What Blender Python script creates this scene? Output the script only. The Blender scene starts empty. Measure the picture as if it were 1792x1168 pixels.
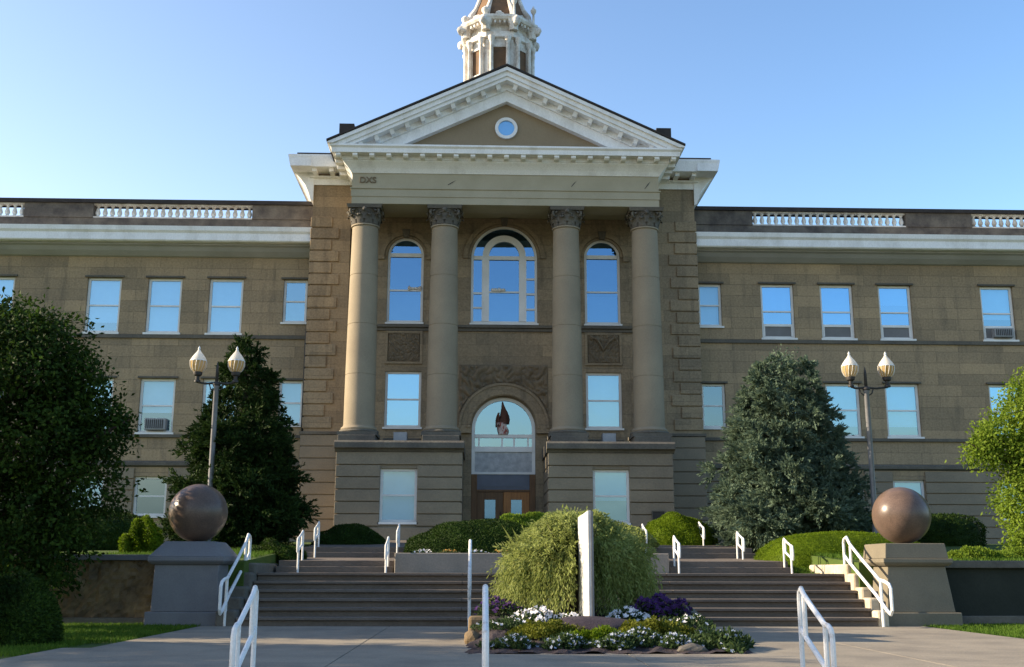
import bpy, math, random
import numpy as np
from mathutils import Vector, Matrix
R = math.radians
random.seed(7); rng = np.random.default_rng(7)
S = bpy.context.scene
COL = S.collection

# ------------------------------------------------------------------ camera, sky, sun, exposure
cam = bpy.data.cameras.new('camera'); camo = bpy.data.objects.new('camera', cam); COL.objects.link(camo)
YAW, PIT, ROLL = R(1.75), math.atan(416/1889.), R(0.12)
fw = Vector((math.sin(YAW)*math.cos(PIT), math.cos(YAW)*math.cos(PIT), math.sin(PIT)))
rt = Vector((math.cos(YAW), -math.sin(YAW), 0)); up = rt.cross(fw)
r2 = rt*math.cos(ROLL)+up*math.sin(ROLL); u2 = up*math.cos(ROLL)-rt*math.sin(ROLL)
camo.matrix_world = Matrix(((r2.x, u2.x, -fw.x, -.88), (r2.y, u2.y, -fw.y, -39.), (r2.z, u2.z, -fw.z, 1.06), (0, 0, 0, 1)))
cam.sensor_width = 36; cam.lens = 36*1889/1792.; cam.clip_end = 2000; cam.clip_start = .1
S.camera = camo
SUN_AZ, SUN_EL = -2.5, 23.0            # degrees in front of the facade plane, and above the horizon
w = bpy.data.worlds.new('World'); S.world = w; w.use_nodes = True
nt = w.node_tree; bg = nt.nodes['Background']
sky = nt.nodes.new('ShaderNodeTexSky'); sky.sky_type = 'NISHITA'; sky.sun_disc = False
sky.sun_elevation = R(SUN_EL); sky.sun_rotation = R(270-SUN_AZ)
sky.air_density = 1.0; sky.dust_density = .2; sky.ozone_density = 2.2; sky.altitude = 100
tc = nt.nodes.new('ShaderNodeTexCoord'); mp = nt.nodes.new('ShaderNodeMapping'); mp.inputs['Location'].default_value = (0, 0, -.09)
nt.links.new(tc.outputs['Generated'], mp.inputs[0]); nt.links.new(mp.outputs[0], sky.inputs[0])   # hazy low sky reaching a little higher
tn = nt.nodes.new('ShaderNodeMix'); tn.data_type = 'RGBA'; tn.blend_type = 'MULTIPLY'; tn.inputs[0].default_value = 1; tn.inputs[7].default_value = (1.02, .97, 1.0, 1)
sx = nt.nodes.new('ShaderNodeSeparateXYZ'); nt.links.new(tc.outputs['Generated'], sx.inputs[0])
mr = nt.nodes.new('ShaderNodeMapRange'); mr.interpolation_type = 'SMOOTHSTEP'; mr.inputs[1].default_value = -.7; mr.inputs[2].default_value = .6; nt.links.new(sx.outputs[0], mr.inputs[0])
tg = nt.nodes.new('ShaderNodeMix'); tg.data_type = 'RGBA'; tg.inputs[6].default_value = (1.22, 1.08, .98, 1); tg.inputs[7].default_value = (.73, .89, .97, 1)   # clearer air away from the sun
nt.links.new(mr.outputs[0], tg.inputs[0])
tm = nt.nodes.new('ShaderNodeMix'); tm.data_type = 'RGBA'; tm.blend_type = 'MULTIPLY'; tm.inputs[0].default_value = 1
nt.links.new(sky.outputs[0], tn.inputs[6]); nt.links.new(tn.outputs[2], tm.inputs[6]); nt.links.new(tg.outputs[2], tm.inputs[7]); lo = nt.nodes.new('ShaderNodeMapRange'); lo.interpolation_type = 'SMOOTHSTEP'; lo.inputs[1].default_value = -.02; lo.inputs[2].default_value = .24; nt.links.new(sx.outputs[2], lo.inputs[0])
tl = nt.nodes.new('ShaderNodeMix'); tl.data_type = 'RGBA'; tl.inputs[6].default_value = (.56, .74, .98, 1); tl.inputs[7].default_value = (1, 1, 1, 1); nt.links.new(lo.outputs[0], tl.inputs[0])
t2 = nt.nodes.new('ShaderNodeMix'); t2.data_type = 'RGBA'; t2.blend_type = 'MULTIPLY'; t2.inputs[0].default_value = 1   # clear blue air down to the horizon
nt.links.new(tm.outputs[2], t2.inputs[6]); nt.links.new(tl.outputs[2], t2.inputs[7]); nt.links.new(t2.outputs[2], bg.inputs[0]); bg.inputs[1].default_value = .12
sl = bpy.data.lights.new('sun', 'SUN'); slo = bpy.data.objects.new('sun', sl); COL.objects.link(slo)
sl.energy = 5.0; sl.angle = R(.5); sl.color = (1, .82, .58)
sd = Vector((-math.cos(R(SUN_AZ))*math.cos(R(SUN_EL)), -math.sin(R(SUN_AZ))*math.cos(R(SUN_EL)), math.sin(R(SUN_EL))))
slo.rotation_euler = sd.to_track_quat('Z', 'Y').to_euler()
S.view_settings.view_transform = 'Standard'; S.view_settings.look = 'None'
S.view_settings.exposure = 1.2; S.view_settings.gamma = 1
S.cycles.max_bounces = 6; S.cycles.transparent_max_bounces = 12

# ------------------------------------------------------------------ materials
def newmat(name):
    m = bpy.data.materials.new(name); m.use_nodes = True
    return m, m.node_tree, m.node_tree.nodes['Principled BSDF']
def nd(t, k, **kw):
    n = t.nodes.new(k)
    for a, b in kw.items(): setattr(n, a, b)
    return n
def mixrgb(t, fac, a, b, mode='MIX'):
    n = nd(t, 'ShaderNodeMix', data_type='RGBA', blend_type=mode)
    for i, v in ((0, fac), (6, a), (7, b)):
        if hasattr(v, 'links'): t.links.new(v, n.inputs[i])
        else: n.inputs[i].default_value = v if i == 0 else (*v, 1)
    return n.outputs[2]
def noise(t, vec, scale, detail=5, rough=.6):
    n = nd(t, 'ShaderNodeTexNoise'); n.inputs['Scale'].default_value = scale
    n.inputs['Detail'].default_value = detail; n.inputs['Roughness'].default_value = rough
    if vec is not None: t.links.new(vec, n.inputs['Vector'])
    return n.outputs[0]
def ramp(t, v, a, b):
    n = nd(t, 'ShaderNodeMapRange'); n.inputs[1].default_value = a; n.inputs[2].default_value = b
    t.links.new(v, n.inputs[0]); return n.outputs[0]
def bump(t, b, h, strength, dist=.02):
    n = nd(t, 'ShaderNodeBump'); n.inputs['Strength'].default_value = strength; n.inputs['Distance'].default_value = dist
    t.links.new(h, n.inputs['Height']); t.links.new(n.outputs[0], b.inputs['Normal'])
def objvec(t, sc=(1, 1, 1)):
    c = nd(t, 'ShaderNodeTexCoord'); m = nd(t, 'ShaderNodeMapping'); m.inputs['Scale'].default_value = sc
    t.links.new(c.outputs['Object'], m.inputs[0]); return m.outputs[0]
def pm(name, c1, c2, scale=2., rough=.8, bmp=.2, bscale=25., fine=.35, spec=.3, lo=.35, hi=.65, sc=(1, 1, 1)):
    m, t, b = newmat(name); v = objvec(t, sc)
    col = mixrgb(t, ramp(t, noise(t, v, scale), lo, hi), c1, c2)
    f = noise(t, v, bscale, 6)
    if fine: col = mixrgb(t, fine, col, mixrgb(t, ramp(t, f, .3, .7), (.45, .45, .45), (1.0, 1.0, 1.0)), 'MULTIPLY')
    t.links.new(col, b.inputs['Base Color']); b.inputs['Roughness'].default_value = rough
    b.inputs['Specular IOR Level'].default_value = spec
    if bmp: bump(t, b, f, bmp)
    return m
def ashlar(name, c1, c2, stain, bw=1.25, rh=.42, mortar=.010, joint=.55, bmp=.5):
    m, t, b = newmat(name); tc = nd(t, 'ShaderNodeTexCoord'); sp = nd(t, 'ShaderNodeSeparateXYZ')
    t.links.new(tc.outputs['Object'], sp.inputs[0])
    ad = nd(t, 'ShaderNodeMath'); t.links.new(sp.outputs[0], ad.inputs[0]); t.links.new(sp.outputs[1], ad.inputs[1])
    cb = nd(t, 'ShaderNodeCombineXYZ'); t.links.new(ad.outputs[0], cb.inputs[0]); t.links.new(sp.outputs[2], cb.inputs[1])
    br = nd(t, 'ShaderNodeTexBrick'); t.links.new(cb.outputs[0], br.inputs['Vector'])
    br.inputs['Color1'].default_value = (.82, .83, .84, 1); br.inputs['Color2'].default_value = (1.16, 1.14, 1.10, 1)
    br.inputs['Mortar'].default_value = (joint, joint, joint, 1); br.inputs['Scale'].default_value = 1
    br.inputs['Mortar Size'].default_value = mortar; br.inputs['Mortar Smooth'].default_value = .3
    br.inputs['Brick Width'].default_value = bw; br.inputs['Row Height'].default_value = rh; br.inputs['Bias'].default_value = .1
    o = tc.outputs['Object']
    col = mixrgb(t, ramp(t, noise(t, o, .55, 4), .35, .65), c1, c2)
    mp = nd(t, 'ShaderNodeMapping'); mp.inputs['Scale'].default_value = (2.2, 2.2, .35); t.links.new(o, mp.inputs[0])
    col = mixrgb(t, ramp(t, noise(t, mp.outputs[0], 1.1, 6, .65), .52, .78), col, stain)
    col = mixrgb(t, 1., col, br.outputs['Color'], 'MULTIPLY')
    fn = noise(t, o, 14, 8, .75)
    col = mixrgb(t, .7, col, mixrgb(t, ramp(t, fn, .32, .68), (.5, .5, .5), (1.15, 1.15, 1.15)), 'MULTIPLY')
    t.links.new(col, b.inputs['Base Color']); b.inputs['Roughness'].default_value = .9; b.inputs['Specular IOR Level'].default_value = .2
    sm = nd(t, 'ShaderNodeMath', operation='MULTIPLY_ADD'); sm.inputs[1].default_value = -1.6
    t.links.new(br.outputs['Fac'], sm.inputs[0]); t.links.new(fn, sm.inputs[2])
    bump(t, b, sm.outputs[0], bmp, .02)
    return m
def leafmat(name, c1, c2, trans=.3, rough=.55, c3=None):
    m, t, b = newmat(name); g = nd(t, 'ShaderNodeNewGeometry')
    col = mixrgb(t, g.outputs['Random Per Island'], c1, c2)
    v = objvec(t); col = mixrgb(t, ramp(t, noise(t, v, 1.6, 3), .42, .66), col, c3 or tuple(x*.72 for x in c1))
    t.links.new(col, b.inputs['Base Color']); b.inputs['Roughness'].default_value = rough; b.inputs['Specular IOR Level'].default_value = .08
    tr = nd(t, 'ShaderNodeBsdfTranslucent'); t.links.new(col, tr.inputs[0])
    mx = nd(t, 'ShaderNodeMixShader'); mx.inputs[0].default_value = trans
    t.links.new(b.outputs[0], mx.inputs[1]); t.links.new(tr.outputs[0], mx.inputs[2])
    t.links.new(mx.outputs[0], t.nodes['Material Output'].inputs[0])
    return m
def glassmat(name, refl, tint=(.75, .86, .95), gl=(.80, .92, 1.0)):
    m, t, b = newmat(name); t.nodes.remove(b)
    tr = nd(t, 'ShaderNodeBsdfTransparent'); tr.inputs[0].default_value = (*tint, 1)
    g = nd(t, 'ShaderNodeBsdfGlossy'); g.inputs['Color'].default_value = (*gl, 1); g.inputs['Roughness'].default_value = .02
    n = noise(t, objvec(t), .9, 2); bp = nd(t, 'ShaderNodeBump'); bp.inputs['Strength'].default_value = .12; bp.inputs['Distance'].default_value = .02
    t.links.new(n, bp.inputs['Height']); t.links.new(bp.outputs[0], g.inputs['Normal'])
    mx = nd(t, 'ShaderNodeMixShader'); mx.inputs[0].default_value = refl
    t.links.new(tr.outputs[0], mx.inputs[1]); t.links.new(g.outputs[0], mx.inputs[2])
    t.links.new(mx.outputs[0], t.nodes['Material Output'].inputs[0])
    return m
M = {}
M['stone'] = ashlar('wing_stone', (.385, .290, .182), (.310, .240, .158), (.185, .150, .108), 1.7, .42, .008, .68)
M['pavstone'] = ashlar('pavilion_stone', (.335, .262, .172), (.268, .214, .148), (.155, .127, .094), 1.6, .42, .006, .7)
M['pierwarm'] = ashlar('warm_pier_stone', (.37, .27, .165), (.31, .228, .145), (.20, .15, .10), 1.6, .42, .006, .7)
M['rustic'] = pm('rusticated_stone', (.295, .245, .175), (.240, .200, .146), .9, .9, .5, 20)
M['colstone'] = pm('column_stone', (.325, .270, .190), (.275, .228, .162), .8, .85, .25, 30, .3)
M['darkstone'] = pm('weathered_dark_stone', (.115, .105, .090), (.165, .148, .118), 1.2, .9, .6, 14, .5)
M['carved'] = pm('carved_stone', (.235, .182, .118), (.165, .130, .088), 2.0, .92, .7, 30, .5)
M['trim'] = pm('painted_cream_trim', (.42, .375, .27), (.355, .318, .222), .7, .6, .08, 30, .2)
M['greytrim'] = pm('grey_painted_trim', (.46, .46, .47), (.38, .38, .38), .8, .6, .08, 30, .25)
M['white'] = pm('white_painted_trim', (.90, .90, .89), (.70, .69, .66), 1.6, .55, .08, 30, .3, lo=.48, hi=.74, sc=(1, 1, .5))
M['cup'] = pm('peeling_white_paint', (.80, .78, .73), (.44, .36, .28), 2.8, .65, .3, 18, .35, lo=.42, hi=.72)
M['cupbrown'] = pm('brown_weathered_boards', (.20, .115, .060), (.12, .075, .045), 2.5, .8, .4, 16)
M['tymp'] = pm('tympanum_stucco', (.300, .235, .150), (.265, .205, .130), .8, .85, .1, 30, .2)
M['roof'] = pm('dark_roofing', (.034, .030, .029), (.052, .045, .042), 3, .85, .4, 20)
M['parapet'] = pm('mottled_dark_parapet_stone', (.085, .072, .064), (.185, .158, .126), 1.8, .9, .5, 15)  # dark, mottled brown-grey tone over the parapet
M['frame'] = pm('white_window_paint', (.82, .82, .80), (.72, .72, .70), 2, .5, .05, 40, .12)
M['glass'] = glassmat('window_glass', .42, (.66, .86, .97), (.50, .78, 1.0))
M['glasspale'] = glassmat('pale_window_glass', .28, (.74, .90, .98), (.55, .80, 1.0))
M['glassdeep'] = glassmat('deep_window_glass', .58, (.5, .72, .9), (.38, .68, 1.0))
M['glassblue'] = glassmat('uncovered_window_glass', .52, (.3, .45, .62), (.24, .46, .74))
M['blind'] = pm('pale_blind', (.40, .58, .74), (.33, .50, .66), 1, .8, 0, 30, .1)
M['blindgrey'] = pm('grey_screen', (.20, .20, .20), (.16, .16, .16), 2, .8, 0, 30, .1)
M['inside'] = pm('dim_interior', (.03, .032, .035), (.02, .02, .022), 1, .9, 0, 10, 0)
M['wood'] = pm('varnished_oak', (.46, .20, .062), (.33, .14, .045), 3, .45, .1, 30, .3, sc=(6, 6, .6))
M['woodd'] = pm('dark_oak', (.20, .105, .048), (.13, .07, .034), 3, .5, .1, 30, .3, sc=(6, 6, .6))
M['bluepanel'] = pm('dark_blue_panel', (.10, .125, .19), (.08, .10, .15), 2, .3, 0, 10, 0)
M['plaster'] = pm('rough_white_plaster', (.55, .57, .58), (.40, .42, .44), 5, .85, .8, 12, .35)
M['metal'] = pm('dark_metal', (.035, .033, .032), (.05, .045, .042), 3, .5, .1, 30, .2)
M['pole'] = pm('grey_metal_pole', (.22, .22, .23), (.16, .16, .165), 2, .4, .05, 30, .2, .5)
M['rail'] = pm('white_gloss_rail_paint', (.80, .80, .78), (.44, .38, .32), 7, .45, .15, 40, .3, .4, lo=.56, hi=.74)
M['signpaint'] = pm('chalky_sign_paint', (.66, .66, .64), (.50, .50, .49), 3, .7, .15, 30, .3)
M['concrete'] = pm('walkway_concrete', (.31, .268, .205), (.225, .196, .155), .9, .9, .4, 30, .5, lo=.40, hi=.64)
M['step'] = pm('step_concrete', (.180, .148, .122), (.130, .108, .090), 1.3, .9, .35, 25, .5, sc=(.6, 1.5, 1.5))
M['planter'] = pm('planter_concrete', (.30, .265, .225), (.24, .215, .185), 1.2, .9, .35, 25, .4)
M['ped'] = pm('pedestal_granite', (.205, .178, .128), (.165, .145, .105), 1.1, .75, .25, 40, .35)
M['pedL'] = pm('grey_pedestal_granite', (.185, .185, .192), (.145, .145, .155), 1.1, .7, .2, 40, .35)
M['ball'] = pm('polished_brown_granite', (.165, .112, .085), (.105, .074, .058), 2.6, .30, .06, 38, .6, .3)
M['rubble'] = pm('rough_brown_rubble', (.26, .185, .10), (.12, .088, .055), 1.7, .95, 1., 6, .6)
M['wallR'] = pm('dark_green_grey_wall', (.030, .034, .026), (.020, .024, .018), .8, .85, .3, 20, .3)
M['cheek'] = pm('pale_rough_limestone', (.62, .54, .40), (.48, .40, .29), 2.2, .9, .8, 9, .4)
M['soil'] = pm('dark_mulch', (.035, .027, .030), (.055, .042, .045), 6, .95, 1., 40, .5)
M['mulch'] = pm('dark_purple_mulch', (.040, .030, .040), (.060, .046, .058), 8, .95, 1., 50, .5)
M['grassbase'] = pm('turf', (.055, .095, .014), (.075, .115, .018), 1.2, .95, .6, 60, .5)
M['grass'] = leafmat('grass_blade', (.065, .135, .014), (.11, .18, .025), .35)
M['bark'] = pm('bark', (.085, .062, .045), (.05, .038, .028), 4, .95, .9, 18, .5, sc=(3, 3, .6))
M['leafdark'] = leafmat('dark_broad_leaf', (.018, .040, .007), (.065, .112, .016), .35)
M['leafbright'] = leafmat('sunny_broad_leaf', (.15, .24, .024), (.25, .33, .045), .5)
M['needledark'] = leafmat('dark_green_needles', (.017, .038, .010), (.045, .078, .017), .2)
M['needleblue'] = leafmat('blue_green_needles', (.095, .145, .098), (.17, .225, .15), .3)
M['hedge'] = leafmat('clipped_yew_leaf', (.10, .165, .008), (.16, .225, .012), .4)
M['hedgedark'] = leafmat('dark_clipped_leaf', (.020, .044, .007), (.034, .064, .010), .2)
M['weep'] = leafmat('olive_strand_leaf', (.24, .29, .075), (.42, .46, .17), .5)
M['juniper'] = leafmat('golden_juniper', (.10, .115, .012), (.15, .16, .020), .25)
M['flowerleaf'] = leafmat('flower_foliage', (.035, .065, .022), (.07, .10, .035), .25)
M['petalwhite'] = leafmat('white_petals', (.80, .78, .78), (.72, .70, .74), .25, c3=(.8, .78, .8))
M['petalblue'] = leafmat('pale_blue_petals', (.34, .39, .50), (.50, .55, .64), .25, c3=(.42, .45, .52))
M['petalpurple'] = leafmat('purple_petals', (.055, .022, .10), (.11, .05, .19), .25, c3=(.04, .018, .07))
M['petalyellow'] = leafmat('yellow_petals', (.55, .36, .06), (.50, .16, .05), .25, c3=(.6, .55, .4))
M['glow'] = leafmat('amber_lamp_glass', (.62, .43, .17), (.62, .43, .17), .45, .3, (.70, .55, .30))
M['glowwhite'] = leafmat('frosted_lamp_glass', (.80, .78, .72), (.80, .78, .72), .4, .3, (.72, .68, .6))
M['flagcloth'] = pm('brown_flag_cloth', (.14, .065, .042), (.08, .035, .024), 4, .9, .2, 20)
M['flagwhite'] = pm('white_and_red_flag_cloth', (.62, .52, .48), (.34, .07, .05), 7, .9, .2, 20, lo=.5, hi=.56, sc=(2, 1, .7))
M['ac'] = pm('grey_appliance_metal', (.32, .33, .34), (.24, .25, .26), 3, .5, .05, 30, .2)

# ------------------------------------------------------------------ mesh helpers
def wl(o):
    v = Vector((0, 0, 0))
    while o is not None: v += o.location; o = o.parent
    return v
class MB:
    def __init__(s): s.v = []; s.f = []; s.mi = []; s.cur = 0
    def add(s, vs, fs):
        n = len(s.v); s.v.extend([tuple(p) for p in vs])
        for f in fs: s.f.append([i+n for i in f]); s.mi.append(s.cur)
        return s
    def box(s, x0, x1, y0, y1, z0, z1):
        return s.add([(x0, y0, z0), (x1, y0, z0), (x1, y1, z0), (x0, y1, z0), (x0, y0, z1), (x1, y0, z1), (x1, y1, z1), (x0, y1, z1)],
              [(3, 2, 1, 0), (4, 5, 6, 7), (0, 1, 5, 4), (1, 2, 6, 5), (2, 3, 7, 6), (3, 0, 4, 7)])
    def frus(s, a, b):   # two rects (x0,x1,y0,y1,z)
        return s.add([(a[0], a[2], a[4]), (a[1], a[2], a[4]), (a[1], a[3], a[4]), (a[0], a[3], a[4]),
               (b[0], b[2], b[4]), (b[1], b[2], b[4]), (b[1], b[3], b[4]), (b[0], b[3], b[4])],
              [(3, 2, 1, 0), (4, 5, 6, 7), (0, 1, 5, 4), (1, 2, 6, 5), (2, 3, 7, 6), (3, 0, 4, 7)])
    def quad(s, a, b, c, d): return s.add([a, b, c, d], [(0, 1, 2, 3)])
    def prism(s, prof, x0, x1, axis='x'):   # closed profile extruded; axis x: prof=(y,z); axis y: prof=(x,z)
        n = len(prof)
        if axis == 'x': vs = [(x0, p, q) for p, q in prof]+[(x1, p, q) for p, q in prof]
        else: vs = [(p, x0, q) for p, q in prof]+[(p, x1, q) for p, q in prof]
        return s.add(vs, [(i, (i+1) % n, (i+1) % n+n, i+n) for i in range(n)]+[tuple(range(n))[::-1], tuple(range(n, 2*n))])
    def lathe(s, cx, cy, prof, n=24, ph=0, jit=0):   # prof: (r,z)
        vs = []
        for r, z in prof:
            for k in range(n):
                a = ph+2*math.pi*k/n; vs.append((cx+r*math.cos(a), cy+r*math.sin(a), z))
        fs = []
        for i in range(len(prof)-1):
            for k in range(n):
                k2 = (k+1) % n; fs.append((i*n+k, i*n+k2, (i+1)*n+k2, (i+1)*n+k))
        fs.append(tuple(range(n))[::-1]); fs.append(tuple(range((len(prof)-1)*n, len(prof)*n)))
        return s.add(vs, fs)
    def tube(s, pts, rad, n=8):
        pts = [Vector(p) for p in pts]; rs = rad if isinstance(rad, (list, tuple)) else [rad]*len(pts)
        vs = []; pu = None
        for i, p in enumerate(pts):
            d = (pts[min(i+1, len(pts)-1)]-pts[max(i-1, 0)]).normalized()
            if pu is None: pu = Vector((0, 0, 1)) if abs(d.z) < .9 else Vector((1, 0, 0))
            a = d.cross(pu).normalized(); b = a.cross(d).normalized(); pu = b
            for k in range(n):
                t = 2*math.pi*k/n; vs.append(p+(a*math.cos(t)+b*math.sin(t))*rs[i])
        fs = [(i*n+k, i*n+(k+1) % n, (i+1)*n+(k+1) % n, (i+1)*n+k) for i in range(len(pts)-1) for k in range(n)]
        fs += [tuple(range(n))[::-1], tuple(range((len(pts)-1)*n, len(pts)*n))]
        return s.add(vs, fs)
    def blob(s, c, r, n=2, amp=.0, seed=0):
        import bmesh
        bm = bmesh.new(); bmesh.ops.create_icosphere(bm, subdivisions=n, radius=1)
        rr = random.Random(seed); ph = [rr.uniform(0, 6) for _ in range(6)]
        vs = []
        for v in bm.verts:
            k = 1+amp*(math.sin(v.co.x*3.1+ph[0])*math.sin(v.co.y*2.7+ph[1])+.6*math.sin(v.co.z*5+ph[2])*math.sin(v.co.x*6+ph[3]))
            vs.append((c[0]+v.co.x*r[0]*k, c[1]+v.co.y*r[1]*k, c[2]+v.co.z*r[2]*k))
        fs = [[v.index for v in f.verts] for f in bm.faces]; bm.free()
        return s.add(vs, fs)
    def build(s, name, mat, parent=None, smooth=False, bevel=0):
        me = bpy.data.meshes.new(name); off = wl(parent) if parent else Vector((0, 0, 0))
        me.from_pydata([(x-off.x, y-off.y, z-off.z) for x, y, z in s.v], [], s.f)
        for m in (mat if isinstance(mat, (list, tuple)) else [mat]): me.materials.append(m)
        if any(s.mi): me.polygons.foreach_set('material_index', s.mi)
        if smooth: me.polygons.foreach_set('use_smooth', [True]*len(s.f))
        me.update(); o = bpy.data.objects.new(name, me); COL.objects.link(o)
        if parent: o.parent = parent
        if smooth == 'auto':
            me.set_sharp_from_angle(angle=R(35))
        if bevel:
            b = o.modifiers.new('bevel', 'BEVEL'); b.width = bevel; b.segments = 2; b.limit_method = 'ANGLE'; b.angle_limit = R(40)
        return o
def tag(o, label=None, cat=None, group=None, kind=None):
    for k, v in (('label', label), ('category', cat), ('group', group), ('kind', kind)):
        if v: o[k] = v
    return o
def thing(name, label, cat, loc=(0, 0, 0), group=None):
    o = bpy.data.objects.new(name, None); COL.objects.link(o); o.location = loc; o.empty_display_size = .2
    return tag(o, label, cat, group)
def copypart(o, parent, dx=0, dy=0, dz=0):
    c = o.copy(); COL.objects.link(c); c.parent = parent; c.location = Vector(o.location)+Vector((dx, dy, dz)); return c

def leaf_mesh(name, P, D, N, L, W, mats, parent=None, midx=None, core=None):
    """diamond leaves: P base points, D pointing directions, N approximate normals, L lengths, W widths"""
    n = len(P); D = D/np.linalg.norm(D, axis=1, keepdims=True)
    T = np.cross(D, N); T /= np.maximum(np.linalg.norm(T, axis=1, keepdims=True), 1e-6); L = np.asarray(L).reshape(-1, 1); W = np.asarray(W).reshape(-1, 1)
    U = np.cross(T, D)
    V = np.empty((n, 4, 3)); V[:, 0] = P; V[:, 1] = P+D*L*.5+T*W*.5-U*W*.15; V[:, 2] = P+D*L; V[:, 3] = P+D*L*.5-T*W*.5-U*W*.15
    V = V.reshape(-1, 3); F = np.arange(n*4).reshape(-1, 4).tolist(); mi = [0]*n if midx is None else list(midx)
    V = V.tolist()
    if core is not None:
        b = len(V); V += [list(p) for p in core.v]; F += [[i+b for i in f] for f in core.f]; mi += [len(mats)-1]*len(core.f)
    me = bpy.data.meshes.new(name); off = np.array(wl(parent)) if parent else np.zeros(3)
    me.from_pydata((np.array(V)-off).tolist(), [], F)
    for m in mats: me.materials.append(m)
    me.polygons.foreach_set('material_index', mi); me.update()
    o = bpy.data.objects.new(name, me); COL.objects.link(o)
    if parent: o.parent = parent
    return o
def unit(n): v = rng.normal(size=(n, 3)); return v/np.linalg.norm(v, axis=1, keepdims=True)

# ------------------------------------------------------------------ ground, paths
def lerp(a, b, t): return a+(b-a)*max(0, min(1, t))
def ground_h(x, y):
    if y < -28.7: return -.66
    if y < -27.3: return lerp(-.66, -.03, (y+28.7)/1.4) if not -6.2 < x < 8 else -.66
    if -5.75 <= x <= 7.2:
        if y < -14.95: return -.03
        if -5.6 < x < -2.8 or 3.55 < x < 6.55: return .92 if y < -9.9 else lerp(1.25, 1.85, (y+9.9)/6)
        if y < -13.1: return .93
        if y < -10.3: return lerp(.98, 1.3, (y+13.1)/1.6)
        return lerp(1.32, 1.95, (y+10.3)/7)
    if y < -15.8: return -.03
    return lerp(1.25, 1.95, (y+15.8)/12)
xs = [-400, -120, -60, -30, -20, -14, -10, -8, -6.21, -6.19, -5.76, -5.74, -5.61, -5.59, -4, -2.81, -2.79, -1, 1, 3.54, 3.56, 5, 6.54, 6.56, 7.19, 7.21, 7.99, 8.01, 10, 12, 15, 20, 30, 60, 120, 400]
ys = [-420, -150, -80, -50, -35, -28.71, -28.0, -27.31, -27.29, -24, -20, -17, -15.81, -15.79, -14.96, -14.94, -13.11, -13.09, -11.5, -10.31, -10.29, -9.91, -9.89, -8, -6, -3.8, 0, 10, 40, 120, 420]
g = MB()
g.add([(x, y, ground_h(x, y)) for y in ys for x in xs],
      [(j*len(xs)+i, j*len(xs)+i+1, (j+1)*len(xs)+i+1, (j+1)*len(xs)+i) for j in range(len(ys)-1) for i in range(len(xs)-1)])
tag(g.build('ground', M['grassbase']), kind='structure')

wk = MB()   # walkway slabs with open joints
yy = [-27.3, -25.2, -23.1, -21.0, -18.9, -16.85]
for a, b in zip(yy[:-1], yy[1:]):
    xe = [-6.3 if b > -22 else -6.7, -2.6, 1.1, 4.6, 8.05]
    for c, d in zip(xe[:-1], xe[1:]): wk.box(c+.006, d-.006, a+.006, b-.006, -.2, 0)
tag(wk.build('walkway', M['concrete'], bevel=.006), kind='structure')
fp = MB(); fp.box(-70, 70, -90, -28.72, -.9, -.64); tag(fp.build('pavement', M['concrete']), kind='structure')  # unseen paving added in front to bounce neutral light onto the hall
fl = MB()
for k in range(4): fl.box(-6.2, 8.0, -27.31-.34*(k+1), -27.31-.34*k, -.9, -.13*(k+1)-.005)
t = tag(fl.build('lower_steps', M['concrete'], bevel=.012), 'low concrete steps going down in front of the walkway towards the viewer', 'steps')

# main flight of six risers
st = MB(); NR, RH, TD = 6, .17, .38
for k in range(NR):
    y0 = -17.0+TD*k
    st.box(-5.6, 7.1, y0, y0+TD+.02 if k < NR-1 else -14.95, -.1, RH*(k+1)-.06)
    for a, b in ((-5.6, -1.2), (-1.2, 3.2), (3.2, 7.1)):
        st.box(a+.004, b-.004, y0-.07, y0+TD-.075 if k < NR-1 else -14.95, RH*(k+1)-.058, RH*(k+1))
tag(st.build('stone_steps', M['step'], bevel=.010), 'broad flight of six brown concrete steps between the two ball pedestals', 'steps')
la = MB(); la.box(-5.6, 7.1, -14.945, -13.3, .9, 1.02)
tag(la.build('landing', M['step']), kind='structure')
def upper_path(x0, x1):
    p = MB()
    for k in range(2): p.box(x0, x1, -13.3+.36*k, -12.94+.36*k if k < 1 else -12.58, .95, 1.02+.14*(k+1))
    p.prism([(-12.58, 1.0), (-12.58, 1.30), (-9.95, 1.40), (-9.95, 1.0)], x0, x1)
    for k in range(2): p.box(x0, x1, -9.95+.36*k, -9.59+.36*k if k < 1 else -9.23, 1.0, 1.40+.14*(k+1))
    p.prism([(-9.23, 1.0), (-9.23, 1.68), (-3.9, 2.02), (-3.9, 1.0)], x0, x1)
    return p
tag(upper_path(-5.55, -2.85).build('path', M['step'], bevel=.01), kind='structure')
tag(upper_path(3.6, 6.5).build('path', M['step'], bevel=.01), kind='structure')
fc = MB(); fc.box(-8.2, 8.2, -3.9, -.9, 1.5, 2.03)
tag(fc.build('pavement', M['planter']), kind='structure')

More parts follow.
